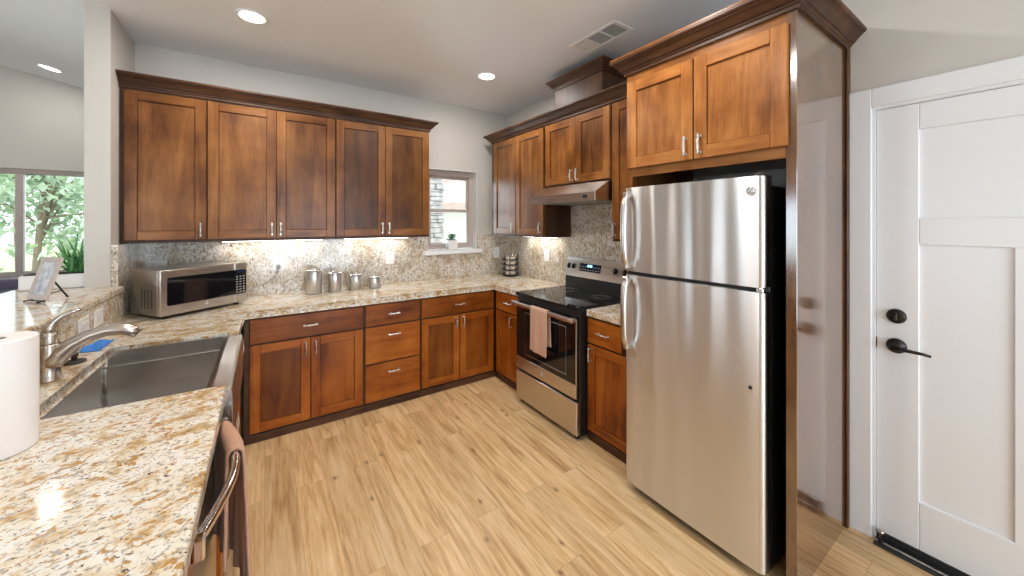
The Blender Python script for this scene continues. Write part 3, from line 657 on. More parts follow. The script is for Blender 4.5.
r = root_at(BP, 'base_cabinet', 0.7, -0.28, 0, 'base cabinet at the near end of the peninsula before the dishwasher', 'cabinet', G)
carcass(BP, r, 0.32, 1.066, 0.58, 0, 0.874, True); drawer(BP, r, 0.335, 1.055, 0.692, 0.862); door(BP, r, 0.335, 0.693, 0.072, 0.680, 0.66, 0.607); door(BP, r, 0.697, 1.055, 0.072, 0.680, 0.73, 0.607)

# ------------------------------------------------------------------ granite
m = MB().prism([(-0.733, 0.30), (-0.120, 0.30), (-0.120, 1.758), (-0.635, 1.758), (-0.635, 2.585), (-0.120, 2.585), (-0.120, 3.090), (1.885, 3.090), (1.885, 2.600),
                (XR-0.003, 2.600), (XR-0.003, YB-0.003), (-0.785, YB-0.003), (-0.785, 3.252), (-0.733, 3.252)], 'z', 0.876, CT, 0.008, seg=2)
tag(build('worktop', m, 'granite', origin=(0.8, 3.4, 0.9)), 'long golden granite worktop running from the peninsula along the back wall', 'worktop')
m = MB().prism([(1.885, 1.428), (XR-0.003, 1.428), (XR-0.003, 1.838), (1.885, 1.838)], 'z', 0.876, CT, 0.008)
tag(build('worktop', m, 'granite', origin=(2.2, 1.65, 0.9)), 'short piece of granite worktop between range and refrigerator', 'worktop')
m = MB().prism([(-0.7545, CT+0.0008), (2.439, CT+0.0008), (2.439, 1.399), (W1[1], 1.399), (W1[1], 1.187), (W1[0], 1.187), (W1[0], 1.399), (-0.7545, 1.399)], 'y', YB-0.026, YB-0.001)
tag(build('backsplash', m, 'splash', origin=(0.8, 3.73, 1.1)), 'speckled granite backsplash along the back wall under the cabinets', 'backsplash')
m = MB().prism([(1.428, CT+0.0008), (YB-0.0265, CT+0.0008), (YB-0.0265, 1.399), (2.586, 1.399), (2.586, 1.699), (1.812, 1.699), (1.812, 1.399), (1.428, 1.399)], 'x', 2.4395, XR-0.001)
tag(build('backsplash', m, 'splash', origin=(2.45, 2.6, 1.1)), 'speckled granite backsplash on the right wall behind the range', 'backsplash')
m = MB().box(-0.7865, -0.7550, 3.2525, YB-0.002, CT+0.0008, 1.399, 0.002)
tag(build('backsplash', m, 'splash', origin=(-0.78, 3.5, 1.1)), 'short granite backsplash on the wing wall left of the microwave', 'backsplash')
m = MB().prism([(-1.22, 0.25), (-0.728, 0.25), (-0.728, 3.246), (-0.9, 3.246), (-0.9, 3.62), (-1.22, 3.62)], 'z', 1.1005, 1.145, 0.012, seg=3)
tag(build('bar_counter', m, 'granite', origin=(-1.0, 1.8, 1.12)), 'raised polished granite bar top behind the sink', 'bar')
m = MB().box(-0.756, -0.734, 0.302, 3.246, CT+0.0008, 1.100, 0.001)
tag(build('bar_riser', m, 'granite', origin=(-0.745, 1.8, 1.0)), 'granite riser below the bar top with two outlets', 'backsplash')

# ------------------------------------------------------------------ refrigerator
r = thing('refrigerator', (2.08, 1.02, 0), 'tall stainless top freezer refrigerator in the wooden surround', 'refrigerator')
FY0, FY1 = 0.668, 1.380
m = MB().box(1.795, 2.42, 0.676, 1.374, 0.03, 1.700, 0.006); build('body', m, 'black', r)
def fdoor(name, z0, z1):
    # slightly crowned front with rounded vertical edges
    pts = []; n = 14; rr = 0.022
    for k in range(n+1):
        t = k/n; y = FY0+rr+(FY1-FY0-2*rr)*t
        pts.append((1.719+0.006*(2*t-1)**2, y))
    for k in range(1, 5):
        a = k/4*PI/2; pts.append((1.725+rr-rr*math.cos(a), FY1-rr+rr*math.sin(a)))
    pts += [(1.786, FY1), (1.786, FY0)]
    for k in range(0, 4):
        a = k/4*PI/2; pts.append((1.725+rr-rr*math.sin(a), FY0+rr-rr*math.cos(a)))
    m = MB().prism(pts, 'z', z0, z1, 0.004, seg=2)
    for f in m.bm.faces:
        if abs(f.normal.z) < 0.2: f.smooth = True
    o = build(name, m, 'fridge_steel', r)
    try:
        o.data.set_sharp_from_angle(angle=math.radians(25))
    except Exception: pass
    return o
fz = fdoor('freezer_door', 1.263, 1.738); fr = fdoor('fridge_door', 0.058, 1.243)
build('gasket', MB().box(1.787, 1.795, 0.680, 1.360, 0.07, 1.72), 'grey', r)
build('door_gap_strip', MB().box(1.748, 1.7865, 0.672, 1.376, 1.2440, 1.2620), 'matt_black', r)
build('toe_grille', MB().box(1.80, 1.83, 0.69, 1.35, 0.012, 0.056, 0.003), 'matt_black', r)
for y in (0.72, 1.32):
    for x in (1.86, 2.36): build('foot', MB().lathe((x, y, 0.0), [(0.016, 0), (0.016, 0.031)], 12), 'matt_black', r)
def fhandle(door_, z0, z1, far):
    """bowed flat bar; 'far' is the end that flares away from the split between the doors"""
    m = MB(); y = 1.345; n = 16; pts = []; rad = []
    for k in range(n+1):
        t = k/n; z = z0+(z1-z0)*t
        q = min(t, 1-t)
        x = 1.720-0.040*min(1, (q/0.10))**0.6-0.012*math.sin(PI*t)
        pts.append((x, y, z)); rad.append(0.017)
    m.tube(pts, rad, 14, squash=(0.75, 1.05))
    m.box(1.680, 1.723, y-0.016, y+0.016, z0-0.012, z0+0.018, 0.006); m.box(1.680, 1.723, y-0.016, y+0.016, z1-0.018, z1+0.012, 0.006)
    return build('handle', m, 'steel', door_)
fhandle(fz, 1.290, 1.700, 1); fhandle(fr, 0.835, 1.222, 0)
m = MB().box(1.735, 1.80, 0.674, 0.715, 1.7385, 1.752, 0.004); m.box(1.79, 1.83, 0.676, 0.73, 1.7005, 1.745, 0.004); build('hinge_cap', m, 'matt_black', r)
m = MB().box(1.726, 1.7475, 0.672, 0.70, 1.2445, 1.2620, 0.003); build('hinge', m, 'nickel', r)
def badge(parent, c, rad, face, name='badge'):
    """round monogram badge: rim, disc and curling script strokes; face is the outward axis"""
    m = MB(); cx_, cy_, cz = c
    if face == 'x':
        P = lambda a, b, d: (cx_-d, cy_-a, cz+b)
        m.lathe(c, [(rad, 0), (rad, -0.002), (rad*0.9, -0.003), (0, -0.003)], 28, 'x')
    else:
        P = lambda a, b, d: (cx_+a, cy_-d, cz+b)
        m.lathe(c, [(rad, 0), (rad, -0.002), (rad*0.9, -0.003), (0, -0.003)], 28, 'y')
    o = (m, P)
    n = 24
    m.tube([P(rad*0.88*math.cos(2*PI*k/n), rad*0.88*math.sin(2*PI*k/n), 0.0032) for k in range(n)], rad*0.05, 6, mi=1, closed=True)
    def stroke(f, k=14): m.tube([P(*[rad*q for q in f(i/k)], 0.0034) for i in range(k+1)], rad*0.075, 6, mi=1)
    stroke(lambda t: (-0.30+0.25*math.cos(0.6+5.2*t), 0.05+0.42*math.sin(0.6+5.2*t)))
    stroke(lambda t: (-0.08-0.10*math.sin(3*t), -0.02-0.55*t))
    stroke(lambda t: (0.30+0.24*math.cos(0.9+4.6*t), 0.24+0.22*math.sin(0.9+4.6*t)))
    stroke(lambda t: (0.30+0.27*math.cos(1.6+3.9*t), -0.22+0.24*math.sin(1.6+3.9*t)))
    for k in range(4):
        a = PI/4+k*PI/2
        stroke(lambda t: (0.66*math.cos(a)+0.13*math.cos(a+PI*1.5*t), 0.66*math.sin(a)+0.13*math.sin(a+PI*1.5*t)), 8)
    return m
build('badge', badge(fz, (1.7195, 0.716, 1.676), 0.019, 'x'), ['badge', 'grey'], fz)
build('plug', MB().lathe((1.7205, 0.719, 0.832), [(0.007, 0.003), (0.007, -0.002), (0.004, -0.004)], 14, 'x'), 'bronze', fr)

# ------------------------------------------------------------------ range (stove)
SY0, SY1 = 1.847, 2.592
r = thing('range', (2.1, 2.22, 0), 'stainless electric range with black glass cooktop and a towel on its door', 'stove')
build('body', MB().box(1.832, 2.436, SY0+0.002, SY1-0.002, 0.030, 0.912, 0.004), 'black', r)
for y in (SY0+0.05, SY1-0.05):
    for x in (1.85, 2.38): build('foot', MB().lathe((x, y, 0.0), [(0.018, 0), (0.018, 0.008), (0.010, 0.012), (0.010, 0.031)], 14), 'matt_black', r)
m = MB().box(1.800, 1.832, SY0+0.004, SY1-0.004, 0.038, 0.276, 0.006)
dr = build('storage_drawer', m, 'steel', r)
od = build('oven_door', MB().box(1.802, 1.8315, SY0+0.004, SY1-0.004, 0.296, 0.868, 0.006), 'black_glass', r)
build('trim_band', MB().box(1.7985, 1.8025, SY0+0.006, SY1-0.006, 0.298, 0.398, 0.0015), 'steel', od)
build('edge_trim', MB().box(1.7995, 1.8025, SY0+0.005, SY0+0.014, 0.398, 0.86, 0.001), 'steel', od)
m = MB()
wy0, wy1, wz0, wz1 = 1.962, 2.462, 0.440, 0.785
m.tube([(1.802, y, z) for y, z in ((wy0, wz0), (wy1, wz0), (wy1, wz1), (wy0, wz1))], 0.0022, 6, closed=True)
build('window_outline', m, 'grey', od)
m = MB()
hx = 1.765
m.box(hx-0.013, hx+0.010, SY0+0.002, SY1+0.006, 0.838, 0.872, 0.009, seg=3)
for y in (SY0+0.03, SY1-0.03): m.box(hx+0.006, 1.803, y-0.022, y+0.022, 0.840, 0.870, 0.006)
build('handle', m, 'steel', od)
for y in (SY0+0.028,):
    build('handle_bolt', MB().lathe((hx-0.012, y, 0.855), [(0.008, 0), (0.008, -0.003), (0.004, -0.004)], 12, 'x'), 'nickel', od)
build('badge', badge(od, (1.7985, 2.243, 0.350), 0.014, 'x'), ['badge', 'grey'], od)
build('vent_trim', MB().box(1.815, 1.8318, SY0+0.01, SY1-0.01, 0.872, 0.912, 0.002), 'matt_black', r)
m = MB().box(1.795, 2.380, SY0-0.002, SY1+0.002, 0.9265, 0.941, 0.004); build('cooktop', m, 'black_glass', r)
build('cooktop_rim', MB().box(1.797, 2.378, SY0, SY1, 0.9125, 0.9262, 0.003), 'black', r)
for i, (x, y, q) in enumerate(((1.95, 2.02, 0.10), (1.95, 2.41, 0.075), (2.23, 2.02, 0.075), (2.23, 2.41, 0.10))):
    m = MB()
    for f in (1.0, 0.62): m.tube([(x+q*f*math.cos(2*PI*k/40), y+q*f*math.sin(2*PI*k/40), 0.9408) for k in range(40)], 0.0009, 5, closed=True)
    build('burner_ring', m, 'grey', r)
build('backguard', MB().box(2.376, 2.437, SY0, SY1, 0.913, 1.048, 0.003), 'black', r)
panel = MB().prism([(2.362, 1.046), (2.438, 1.046), (2.438, 1.214), (2.404, 1.214)], 'y', SY0, SY1, 0.004)
pn = build('control_panel', panel, 'steel', r)
tilt = math.atan2(0.042, 0.168)
def on_panel(y, z, d=0.0): return Vector((2.362+(z-1.046)*0.25-d*math.cos(tilt), y, z+d*math.sin(tilt)))
def PT(y, z): return Matrix.Translation(on_panel(y, z)) @ Matrix.Rotation(tilt, 4, 'Y')
for y in (2.548, 2.490, 2.0, 1.905):
    m = MB(PT(y, 1.135)); m.lathe((0, 0, 0), [(0.026, 0.002), (0.026, -0.004), (0.020, -0.007), (0.019, -0.026), (0.016, -0.029), (0.0, -0.029)], 24, 'x')
    k = build('knob', m, 'matt_black', pn)
    m = MB(PT(y, 1.135)); m.box(-0.034, -0.028, -0.005, 0.005, -0.019, 0.019, 0.002); build('grip', m, 'steel', k)
m = MB(PT(2.285, 1.135)); m.box(-0.003, 0.002, -0.128, 0.128, -0.036, 0.036, 0.002); dsp = build('display', m, 'display', pn)
m = MB(PT(2.285, 1.135))
for cx_ in (-0.022, -0.008, 0.008, 0.022):       # clock digits
    m.box(-0.0045, -0.0032, cx_-0.0045, cx_+0.0045, 0.006, 0.0085); m.box(-0.0045, -0.0032, cx_-0.0045, cx_+0.0045, 0.023, 0.0255)
    m.box(-0.0045, -0.0032, cx_-0.0045, cx_-0.0025, 0.006, 0.0255); m.box(-0.0045, -0.0032, cx_+0.0025, cx_+0.0045, 0.006, 0.0255)
build('clock_digits', m, 'digit', dsp)
m = MB(PT(2.285, 1.135))
for i in range(8):
    for j in range(2):
        y = -0.11+i*0.0315
        if abs(y) < 0.045 and j: continue
        m.box(-0.0042, -0.0030, y-0.009, y+0.009, -0.024+j*0.026, -0.016+j*0.026)
build('touch_keys', m, 'grey', dsp)

# towel helper: strip draped over a bar
def drape(name, path, y0, y1, mat, label, cat, waves=3, amp=0.006, th=0.006, flare=0.0, seed=1, origin=None, curve=None):
    """path: (x, z) points from the front hem over the bar to the back hem"""
    P = [Vector((a, 0, b)) for a, b in path]
    L = [0]
    for a, b in zip(P, P[1:]): L.append(L[-1]+(b-a).length)
    def at(t):
        d = t*L[-1]
        for i in range(len(P)-1):
            if d <= L[i+1]+1e-9:
                k = (d-L[i])/(L[i+1]-L[i]); return P[i].lerp(P[i+1], k)
        return P[-1].copy()
    ztop = max(b for a, b in path); zlo = min(b for a, b in path)
    rnd = random.Random(seed); ph = [rnd.uniform(0, 6) for _ in range(4)]
    def fn(u, v):
        p = at(v); drop = (ztop-p.z)/(ztop-zlo+1e-6)
        yy = y0+(y1-y0)*u; mid = (y0+y1)/2
        yy = mid+(yy-mid)*(1+flare*drop)+0.004*math.sin(9*v+ph[2])
        o = amp*drop*(math.sin(waves*2*PI*u+ph[0])+0.5*math.sin(waves*3.3*PI*u+ph[1]+2*v))
        return Vector((p.x-o*(1 if v < 0.5 else -0.6), yy, p.z+0.004*drop*math.sin(5*u+ph[3])))
    m = MB().grid(fn, 44, 70)
    if curve:
        for v_ in m.bm.verts: v_.co.x += curve(min(max(v_.co.y, y0), y1))
    o = build(name, m, mat, origin=origin, recalc=False)
    s_ = o.modifiers.new('solid', 'SOLIDIFY'); s_.thickness = th; s_.offset = 0
    return tag(o, label, cat)
hx0 = hx-0.0015
arc = [(hx0-0.021*math.cos(a)*0.85-0.0, 0.858+0.0205*math.sin(a)) for a in [PI*k/8 for k in range(9)]]
drape('dish_towel', [(hx0-0.022, 0.528), (hx0-0.022, 0.70)]+arc+[(hx0+0.0165, 0.72), (hx0+0.0165, 0.60)], 2.108, 2.312, 'pink_terry',
      'pale brown towel hanging over the oven door handle', 'towel', 1.5, 0.004, 0.005, 0.02, 3, origin=(hx, 2.22, 0.86))

# ------------------------------------------------------------------ range hood
r = thing('range_hood', (2.2, 2.2, 1.7), 'slanted stainless range hood under the short cabinet', 'range hood')
m = MB().prism([(XR-0.027, 1.703), (1.952, 1.703), (1.950, 1.762), (2.098, 1.851), (XR-0.027, 1.851)], 'y', 1.818, 2.578, 0.003)
build('canopy', m, 'steel', r)
build('filter', MB().box(2.0, 2.38, 1.86, 2.53, 1.698, 1.7028, 0.002), 'grey', r)
for k in range(2): build('switch', MB().box(1.9465, 1.952, 1.895+k*0.024, 1.916+k*0.024, 1.720, 1.746, 0.002), 'matt_black', r)

# ------------------------------------------------------------------ apron sink
r = thing('apron_sink', (-0.38, 2.17, 0.7), 'stainless steel apron front sink set into the peninsula worktop', 'sink')
sy0, sy1 = 1.760, 2.583
m = MB()
m.prism([(-0.106, 0.662), (-0.100, 0.70), (-0.102, 0.885), (-0.106, 0.899), (-0.116, 0.907), (-0.165, 0.911), (-0.182, 0.908), (-0.188, 0.896), (-0.190, 0.662)], 'y', sy0, sy1, 0.003)
build('apron', m, 'sink_steel', r)
m = MB()
m.box(-0.665, -0.640, sy0+0.006, sy1-0.006, 0.66, 0.874, 0.001)
m.box(-0.640, -0.191, sy1-0.022, sy1-0.0065, 0.66, 0.910, 0.001); m.box(-0.640, -0.191, sy0+0.0065, sy0+0.022, 0.66, 0.910, 0.001)
m.box(-0.640, -0.191, sy0+0.022, sy1-0.022, 0.66, 0.720)
build('bowl', m, 'sink_steel', r)
build('ledge', MB().box(-0.639, -0.1915, sy1-0.036, sy1-0.0225, 0.835, 0.842, 0.002), 'sink_steel', r)
build('corner_seam', MB().tube([(-0.636, sy1-0.026, 0.722), (-0.636, sy1-0.026, 0.873)], 0.006, 10), 'nickel', r)  # added rod draws the bright glint in the bowl corner
m = MB().lathe((-0.48, 2.15, 0.7202), [(0.055, 0), (0.055, 0.003), (0.042, 0.004), (0.040, 0.0012), (0.0, 0.0012)], 28); build('drain', m, 'nickel', r)

# ------------------------------------------------------------------ faucet
r = thing('faucet', (-0.695, 2.187, CT), 'brushed nickel single lever faucet behind the sink', 'faucet')
m = MB().lathe((-0.695, 2.187, CT+0.0005), [(0.035, 0), (0.035, 0.004), (0.032, 0.008), (0.030, 0.05), (0.031, 0.135), (0.030, 0.142)], 28)
m.tube([(-0.698, 2.187, 0.975), (-0.682, 2.187, 1.004), (-0.662, 2.187, 1.028), (-0.630, 2.187, 1.058), (-0.585, 2.187, 1.083), (-0.540, 2.187, 1.094), (-0.495, 2.187, 1.093), (-0.468, 2.187, 1.083), (-0.447, 2.187, 1.066)],
       [0.028, 0.035, 0.033, 0.0275, 0.0245, 0.023, 0.0235, 0.0235, 0.021], 18)
body = build('spout', m, 'faucet', r)
m = MB().box(-0.535, -0.495, 2.180, 2.194, 1.111, 1.117, 0.003); build('spray_button', m, 'grey', body)
m = MB().lathe((-0.695, 2.187, CT+0.143), [(0.028, 0), (0.0285, 0.003), (0.027, 0.030), (0.022, 0.045), (0.0, 0.047)], 28)
m.tube([(-0.697, 2.187, 1.100), (-0.692, 2.187, 1.128), (-0.680, 2.187, 1.152), (-0.660, 2.187, 1.172), (-0.637, 2.187, 1.184), (-0.612, 2.187, 1.189)], [0.019, 0.016, 0.012, 0.010, 0.0085, 0.006], 14, squash=(1, 1.15))
build('lever', m, 'faucet', r)
r = thing('sink_stopper', (-0.690, 2.395, CT), 'dark rubber sink stopper lying on the worktop beside the faucet', 'stopper')
build('flange', MB().lathe((-0.690, 2.395, CT+0.0005), [(0.026, 0), (0.036, 0.004), (0.037, 0.008), (0.026, 0.011), (0.012, 0.015)], 28), 'rubber', r)
build('knob', MB().lathe((-0.690, 2.395, CT+0.016), [(0.010, 0), (0.009, 0.010), (0.014, 0.018), (0.013, 0.026), (0.006, 0.029)], 20), 'rubber', r)
rnd = random.Random(4)
pts = [(-0.728, 2.575), (-0.672, 2.545), (-0.645, 2.60), (-0.640, 2.665), (-0.655, 2.735), (-0.725, 2.71)]
m = MB()
def cl(u, v):
    a = Vector((-0.722, 2.560)).lerp(Vector((-0.655, 2.545)), u); b = Vector((-0.715, 2.715)).lerp(Vector((-0.648, 2.742)), u)
    p = a.lerp(b, v)
    e_ = min(u, 1-u, v, 1-v)
    return Vector((p.x, p.y, CT+0.0025+min(1, e_*9)*(0.010+0.006*math.sin(7*u+5*v)+0.004*math.sin(17*v-6*u))))
m.grid(cl, 26, 36); 
o = build('dishcloth', m, 'blue', origin=(-0.69, 2.64, CT), recalc=False)
s_ = o.modifiers.new('solid', 'SOLIDIFY'); s_.thickness = 0.004; s_.offset = 0
tag(o, 'crumpled blue dishcloth on the worktop behind the sink', 'cloth')

# ------------------------------------------------------------------ dishwasher and its towel
BD = Run('pen', -0.137)
r = thing('dishwasher', (-0.4, 1.395, 0), 'stainless dishwasher in the peninsula with a bowed bar handle', 'dishwasher')
build('body', MB().box(-0.70, -0.175, 1.072, 1.716, 0.10, 0.872, 0.002), 'grey', r)
dd = build('door', MB().box(-0.174, -0.146, 1.074, 1.714, 0.112, 0.872, 0.006), 'steel', r)
build('kick_plate', MB().box(-0.19, -0.165, 1.08, 1.71, 0.001, 0.099, 0.002), 'matt_black', r)
def bow(y): return -0.132+0.058*max(0.0, math.sin(PI*(y-1.090)/0.600))
m = MB(); n = 22; pts = []
for k in range(n+1):
    t = k/n; y = 1.090+(1.690-1.090)*t
    x = bow(y)
    pts.append((x, y, 0.805))
m.tube(pts, 0.0145, 14, squash=(1.15, 0.8))
for y in (1.090, 1.690): m.box(-0.1465, -0.112, y-0.014, y+0.014, 0.770, 0.824, 0.005)
build('handle', m, 'chrome', dd)
arcx = 0.0
pth = [(arcx+0.026, 0.36), (arcx+0.024, 0.60)]+[(arcx+0.021*math.cos(a), 0.805+0.0225*math.sin(a)) for a in [PI*k/8 for k in range(9)]]+[(arcx-0.022, 0.62), (arcx-0.024, 0.46)]
drape('hand_towel', [(a, b) for a, b in pth], 1.440, 1.655, 'terry', 'tan terry towel draped over the dishwasher handle', 'towel', 2.6, 0.010, 0.009, 0.22, 5, origin=(-0.08, 1.54, 0.8), curve=bow)

# ------------------------------------------------------------------ microwave
ang = math.atan2(0.582, 0.813)
MT = Matrix.Translation((-0.542, 3.123, CT)) @ Matrix.Rotation(ang, 4, 'Z')
r = thing('microwave', (-0.45, 3.38, CT), 'stainless countertop microwave set at an angle in the corner', 'microwave')
W_, D_, H0, H1 = 0.530, 0.335, 0.020, 0.312
build('body', MB(MT).box(0.002, W_-0.002, 0.034, D_, H0, H1-0.003, 0.004), 'steel', r)
md = build('door', MB(MT).box(0.0, 0.440, 0.0, 0.033, H0, H1, 0.005), 'steel', r)
def rrect(x0, x1, z0, z1, rr, n=6, corners=(1, 1, 1, 1)):
    out = []
    for (cx_, cz_, a0, on) in ((x1-rr, z1-rr, 0, corners[0]), (x0+rr, z1-rr, PI/2, corners[1]), (x0+rr, z0+rr, PI, corners[2]), (x1-rr, z0+rr, 1.5*PI, corners[3])):
        if on: out += [(cx_+rr*math.cos(a0+PI/2*k/n), cz_+rr*math.sin(a0+PI/2*k/n)) for k in range(n+1)]
        else: out.append((cx_+(rr if math.cos(a0+0.1) > 0 and a0 in (0, 1.5*PI) else -rr), cz_+(rr if a0 < 2 else -rr)))
    return out
build('door_glass', MB(MT).prism(rrect(0.034, 0.4398, 0.082, 0.262, 0.014, corners=(0, 1, 1, 0)), 'y', -0.0022, 0.004), 'black_glass', md)
cp = build('control_panel', MB(MT).box(0.4415, W_, 0.0, 0.033, H0, H1, 0.005), 'steel', r)
build('panel_glass', MB(MT).prism(rrect(0.4418, 0.522, 0.082, 0.262, 0.014, corners=(1, 0, 0, 1)), 'y', -0.0022, 0.004), 'black_glass', cp)
m = MB(MT)
for i in range(3):
    for j in range(7): m.box(0.449+i*0.024, 0.463+i*0.024, -0.0030, -0.0020, 0.094+j*0.019, 0.102+j*0.019)
build('keypad', m, 'grey', cp)
m = MB(MT).box(0.452, 0.512, -0.0032, -0.0020, 0.236, 0.254); build('display', m, 'display', cp)
build('door_button', MB(MT).box(0.450, 0.515, -0.003, 0.003, 0.030, 0.066, 0.003), 'steel', cp)
bm_ = badge(md, (0.262, 0.0, 0.052), 0.012, 'y'); bmesh.ops.transform(bm_.bm, matrix=MT, verts=bm_.bm.verts[:])
build('badge', bm_, ['badge', 'grey'], md)
m = MB(MT)
for i in range(4):
    for j in range(9): m.box(-0.0002, 0.004, 0.085+i*0.036, 0.098+i*0.036, 0.065+j*0.0135, 0.072+j*0.0135)
build('vent_slots', m, 'matt_black', r)
for x in (0.05, W_-0.05):
    for y in (0.045, D_-0.04): build('foot', MB(MT).lathe((x, y, 0.0005), [(0.014, 0), (0.014, 0.0215)], 12), 'matt_black', r)

# ------------------------------------------------------------------ outlets
def plate(axis, pos, wd, ht, label, kind='outlet', horiz=False, group='wall plates on the granite'):
    """axis: outward direction ('-y' back wall, '-x' right wall, '+x' riser and wing wall)"""
    R = {'-y': Matrix.Identity(4), '-x': Matrix.Rotation(-PI/2, 4, 'Z'), '+x': Matrix.Rotation(PI/2, 4, 'Z')}[axis]
    T = Matrix.Translation(pos) @ R
    o = thing('wall_outlet' if kind == 'outlet' else 'light_switch', pos, label, 'outlet' if kind == 'outlet' else 'switch', group)
    build('cover_plate', MB(T).box(-wd/2, wd/2, -0.006, -0.0005, -ht/2, ht/2, 0.003), 'plastic', o)
    m = MB(T)
    if horiz: m.box(-0.034, 0.034, -0.0085, -0.006, -0.017, 0.017, 0.002)
    else: m.box(-0.017, 0.017, -0.0085, -0.006, -0.034, 0.034, 0.002)
    f = build('insert', m, 'white', o)
    m = MB(T)
    if kind == 'outlet':
        for q in (-0.018, 0.018):
            for dx in (-0.006, 0.006):
                if horiz: m.box(q-0.004, q+0.004, -0.0090, -0.0084, dx-0.0012, dx+0.0012)
                else: m.box(dx-0.0012, dx+0.0012, -0.0090, -0.0084, q-0.004, q+0.004)
        build('slots', m, 'grey', f)
    else:
        m.box(-0.011, 0.011, -0.011, -0.0084, -0.024, 0.024, 0.003); build('rocker', m, 'plastic', f)
    return o
ys_ = YB-0.0262
plate('-y', (0.098, ys_, 1.188), 0.080, 0.125, 'white outlet on the back granite with a grey cord plugged in')
plate('-y', (1.043, ys_, 1.185), 0.080, 0.125, 'white outlet on the back granite above the smallest canister', 'outlet')
plate('-y', (2.300, ys_, 1.180), 0.080, 0.125, 'white outlet on the back granite behind the spice rack')
plate('-x', (2.4393, 2.945, 1.195), 0.080, 0.125, 'white outlet on the right wall granite beside the range')
plate('-y', (-0.665, ys_, 1.225), 0.115, 0.080, 'white plate on the back granite just above the microwave', 'outlet', True)
plate('+x', (-0.7338, 2.640, 1.035), 0.125, 0.085, 'white outlet on the bar riser, the one nearer the faucet', 'outlet', True, 'outlets on the bar riser')
plate('+x', (-0.7338, 2.835, 1.035), 0.125, 0.085, 'white outlet on the bar riser, the one nearer the microwave', 'outlet', True, 'outlets on the bar riser')
r = thing('power_cord', (0.098, ys_, 1.16), 'grey power cord hanging from the back wall outlet to the microwave', 'cord')
build('plug', MB().box(0.082, 0.112, ys_-0.045, ys_-0.0095, 1.142, 1.180, 0.006), 'grey', r)
m = MB().tube([(0.097, ys_-0.035, 1.145), (0.095, ys_-0.036, 1.115), (0.075, ys_-0.035, 1.075), (0.03, ys_-0.033, 1.04), (-0.04, ys_-0.032, 1.010), (-0.11, ys_-0.030, 0.985), (-0.20, ys_-0.028, 0.962), (-0.30, ys_-0.026, 0.95)], 0.0042, 8)
build('cable', m, 'cord', r)

# ------------------------------------------------------------------ canisters
for i, (x, y, rr, h, lab) in enumerate(((0.352, 3.565, 0.061, 0.196, 'tallest stainless canister with clear lid, nearest the plugged outlet'),
                                       (0.517, 3.580, 0.054, 0.158, 'second tallest stainless canister on the back worktop'),
                                       (0.692, 3.580, 0.054, 0.128, 'medium stainless canister, third in the descending row'),
                                       (0.856, 3.570, 0.052, 0.096, 'smallest stainless canister at the end of the row'))):
    o = thing('canister', (x, y, CT), lab, 'canister', 'stainless canisters on the back worktop')
    build('body', MB().lathe((x, y, CT+0.0005), [(rr-0.004, 0), (rr, 0.003), (rr, h-0.004), (rr-0.002, h)], 36), 'can_steel', o)
    ld = build('lid', MB().lathe((x, y, CT+h+0.001), [(rr-0.004, 0), (rr+0.010, 0.004), (rr+0.012, 0.009), (rr+0.006, 0.014), (0.0, 0.017)], 36), 'chrome', o)
    build('lid_rim', MB().lathe((x, y, CT+h+0.0175), [(0.022, -0.001), (0.020, 0.006), (0.0, 0.007)], 24), 'steel', ld)

# ------------------------------------------------------------------ spice rack with jars
sx, sy = 2.335, 3.480
r = thing('spice_rack', (sx, sy, CT), 'round black wire spice rack in the worktop corner', 'spice rack')
build('base', MB().lathe((sx, sy, CT+0.0005), [(0.075, 0), (0.080, 0.003), (0.080, 0.009), (0.02, 0.012)], 32), 'matt_black', r)
build('pole', MB().lathe((sx, sy, CT+0.012), [(0.006, 0), (0.006, 0.246), (0.012, 0.250), (0.0, 0.258)], 14), 'matt_black', r)
build('top_plate', MB().lathe((sx, sy, CT+0.2465), [(0.078, 0), (0.082, 0.002), (0.082, 0.006), (0.078, 0.008)], 32), 'chrome', r)
tz = [0.016, 0.073, 0.130, 0.187]
for z in tz:
    m = MB().tube([(sx+0.088*math.cos(2*PI*k/32), sy+0.088*math.sin(2*PI*k/32), CT+z+0.0065) for k in range(32)], 0.0055, 6, closed=True)
    for k in range(5):
        a = 2*PI*k/5; m.tube([(sx+0.006*math.cos(a), sy+0.006*math.sin(a), CT+z+0.002), (sx+0.088*math.cos(a), sy+0.088*math.sin(a), CT+z+0.002)], 0.003, 6)
    build('tier_ring', m, 'matt_black', r)
for a0 in (200, 245, 290, 335):
    a = math.radians(a0-9)
    build('upright', MB().tube([(sx+0.090*math.cos(a), sy+0.090*math.sin(a), CT+0.006), (sx+0.090*math.cos(a), sy+0.090*math.sin(a), CT+0.25)], 0.004, 6), 'matt_black', r)
tn = ['bottom', 'second', 'third', 'top']; sn = ['left', 'middle', 'right']
j0 = None
for k, z in enumerate(tz):
    for q, ad in enumerate((208, 254, 300)):
        a = math.radians(ad); px_, py_ = sx+0.055*math.cos(a), sy+0.055*math.sin(a)
        lab = f'small spice jar with pale label, {sn[q]} one on the {tn[k]} tier of the black rack'
        if j0 is None:
            j0 = thing('spice_jar', (px_, py_, CT+z), lab, 'jar', 'spice jars in the black rack')
            build('jar', MB().lathe((px_, py_, CT+z+0.0055), [(0.018, 0), (0.0195, 0.003), (0.0195, 0.030), (0.017, 0.034)], 18), 'spice', j0)
            build('lid', MB().lathe((px_, py_, CT+z+0.040), [(0.0185, 0), (0.0185, 0.011), (0.017, 0.012)], 18), 'chrome', j0)
        else:
            c = j0.copy(); C.objects.link(c); c.location = (px_, py_, CT+z); c['label'] = lab
            for ch in list(j0.children):
                d = ch.copy(); C.objects.link(d); d.parent = c

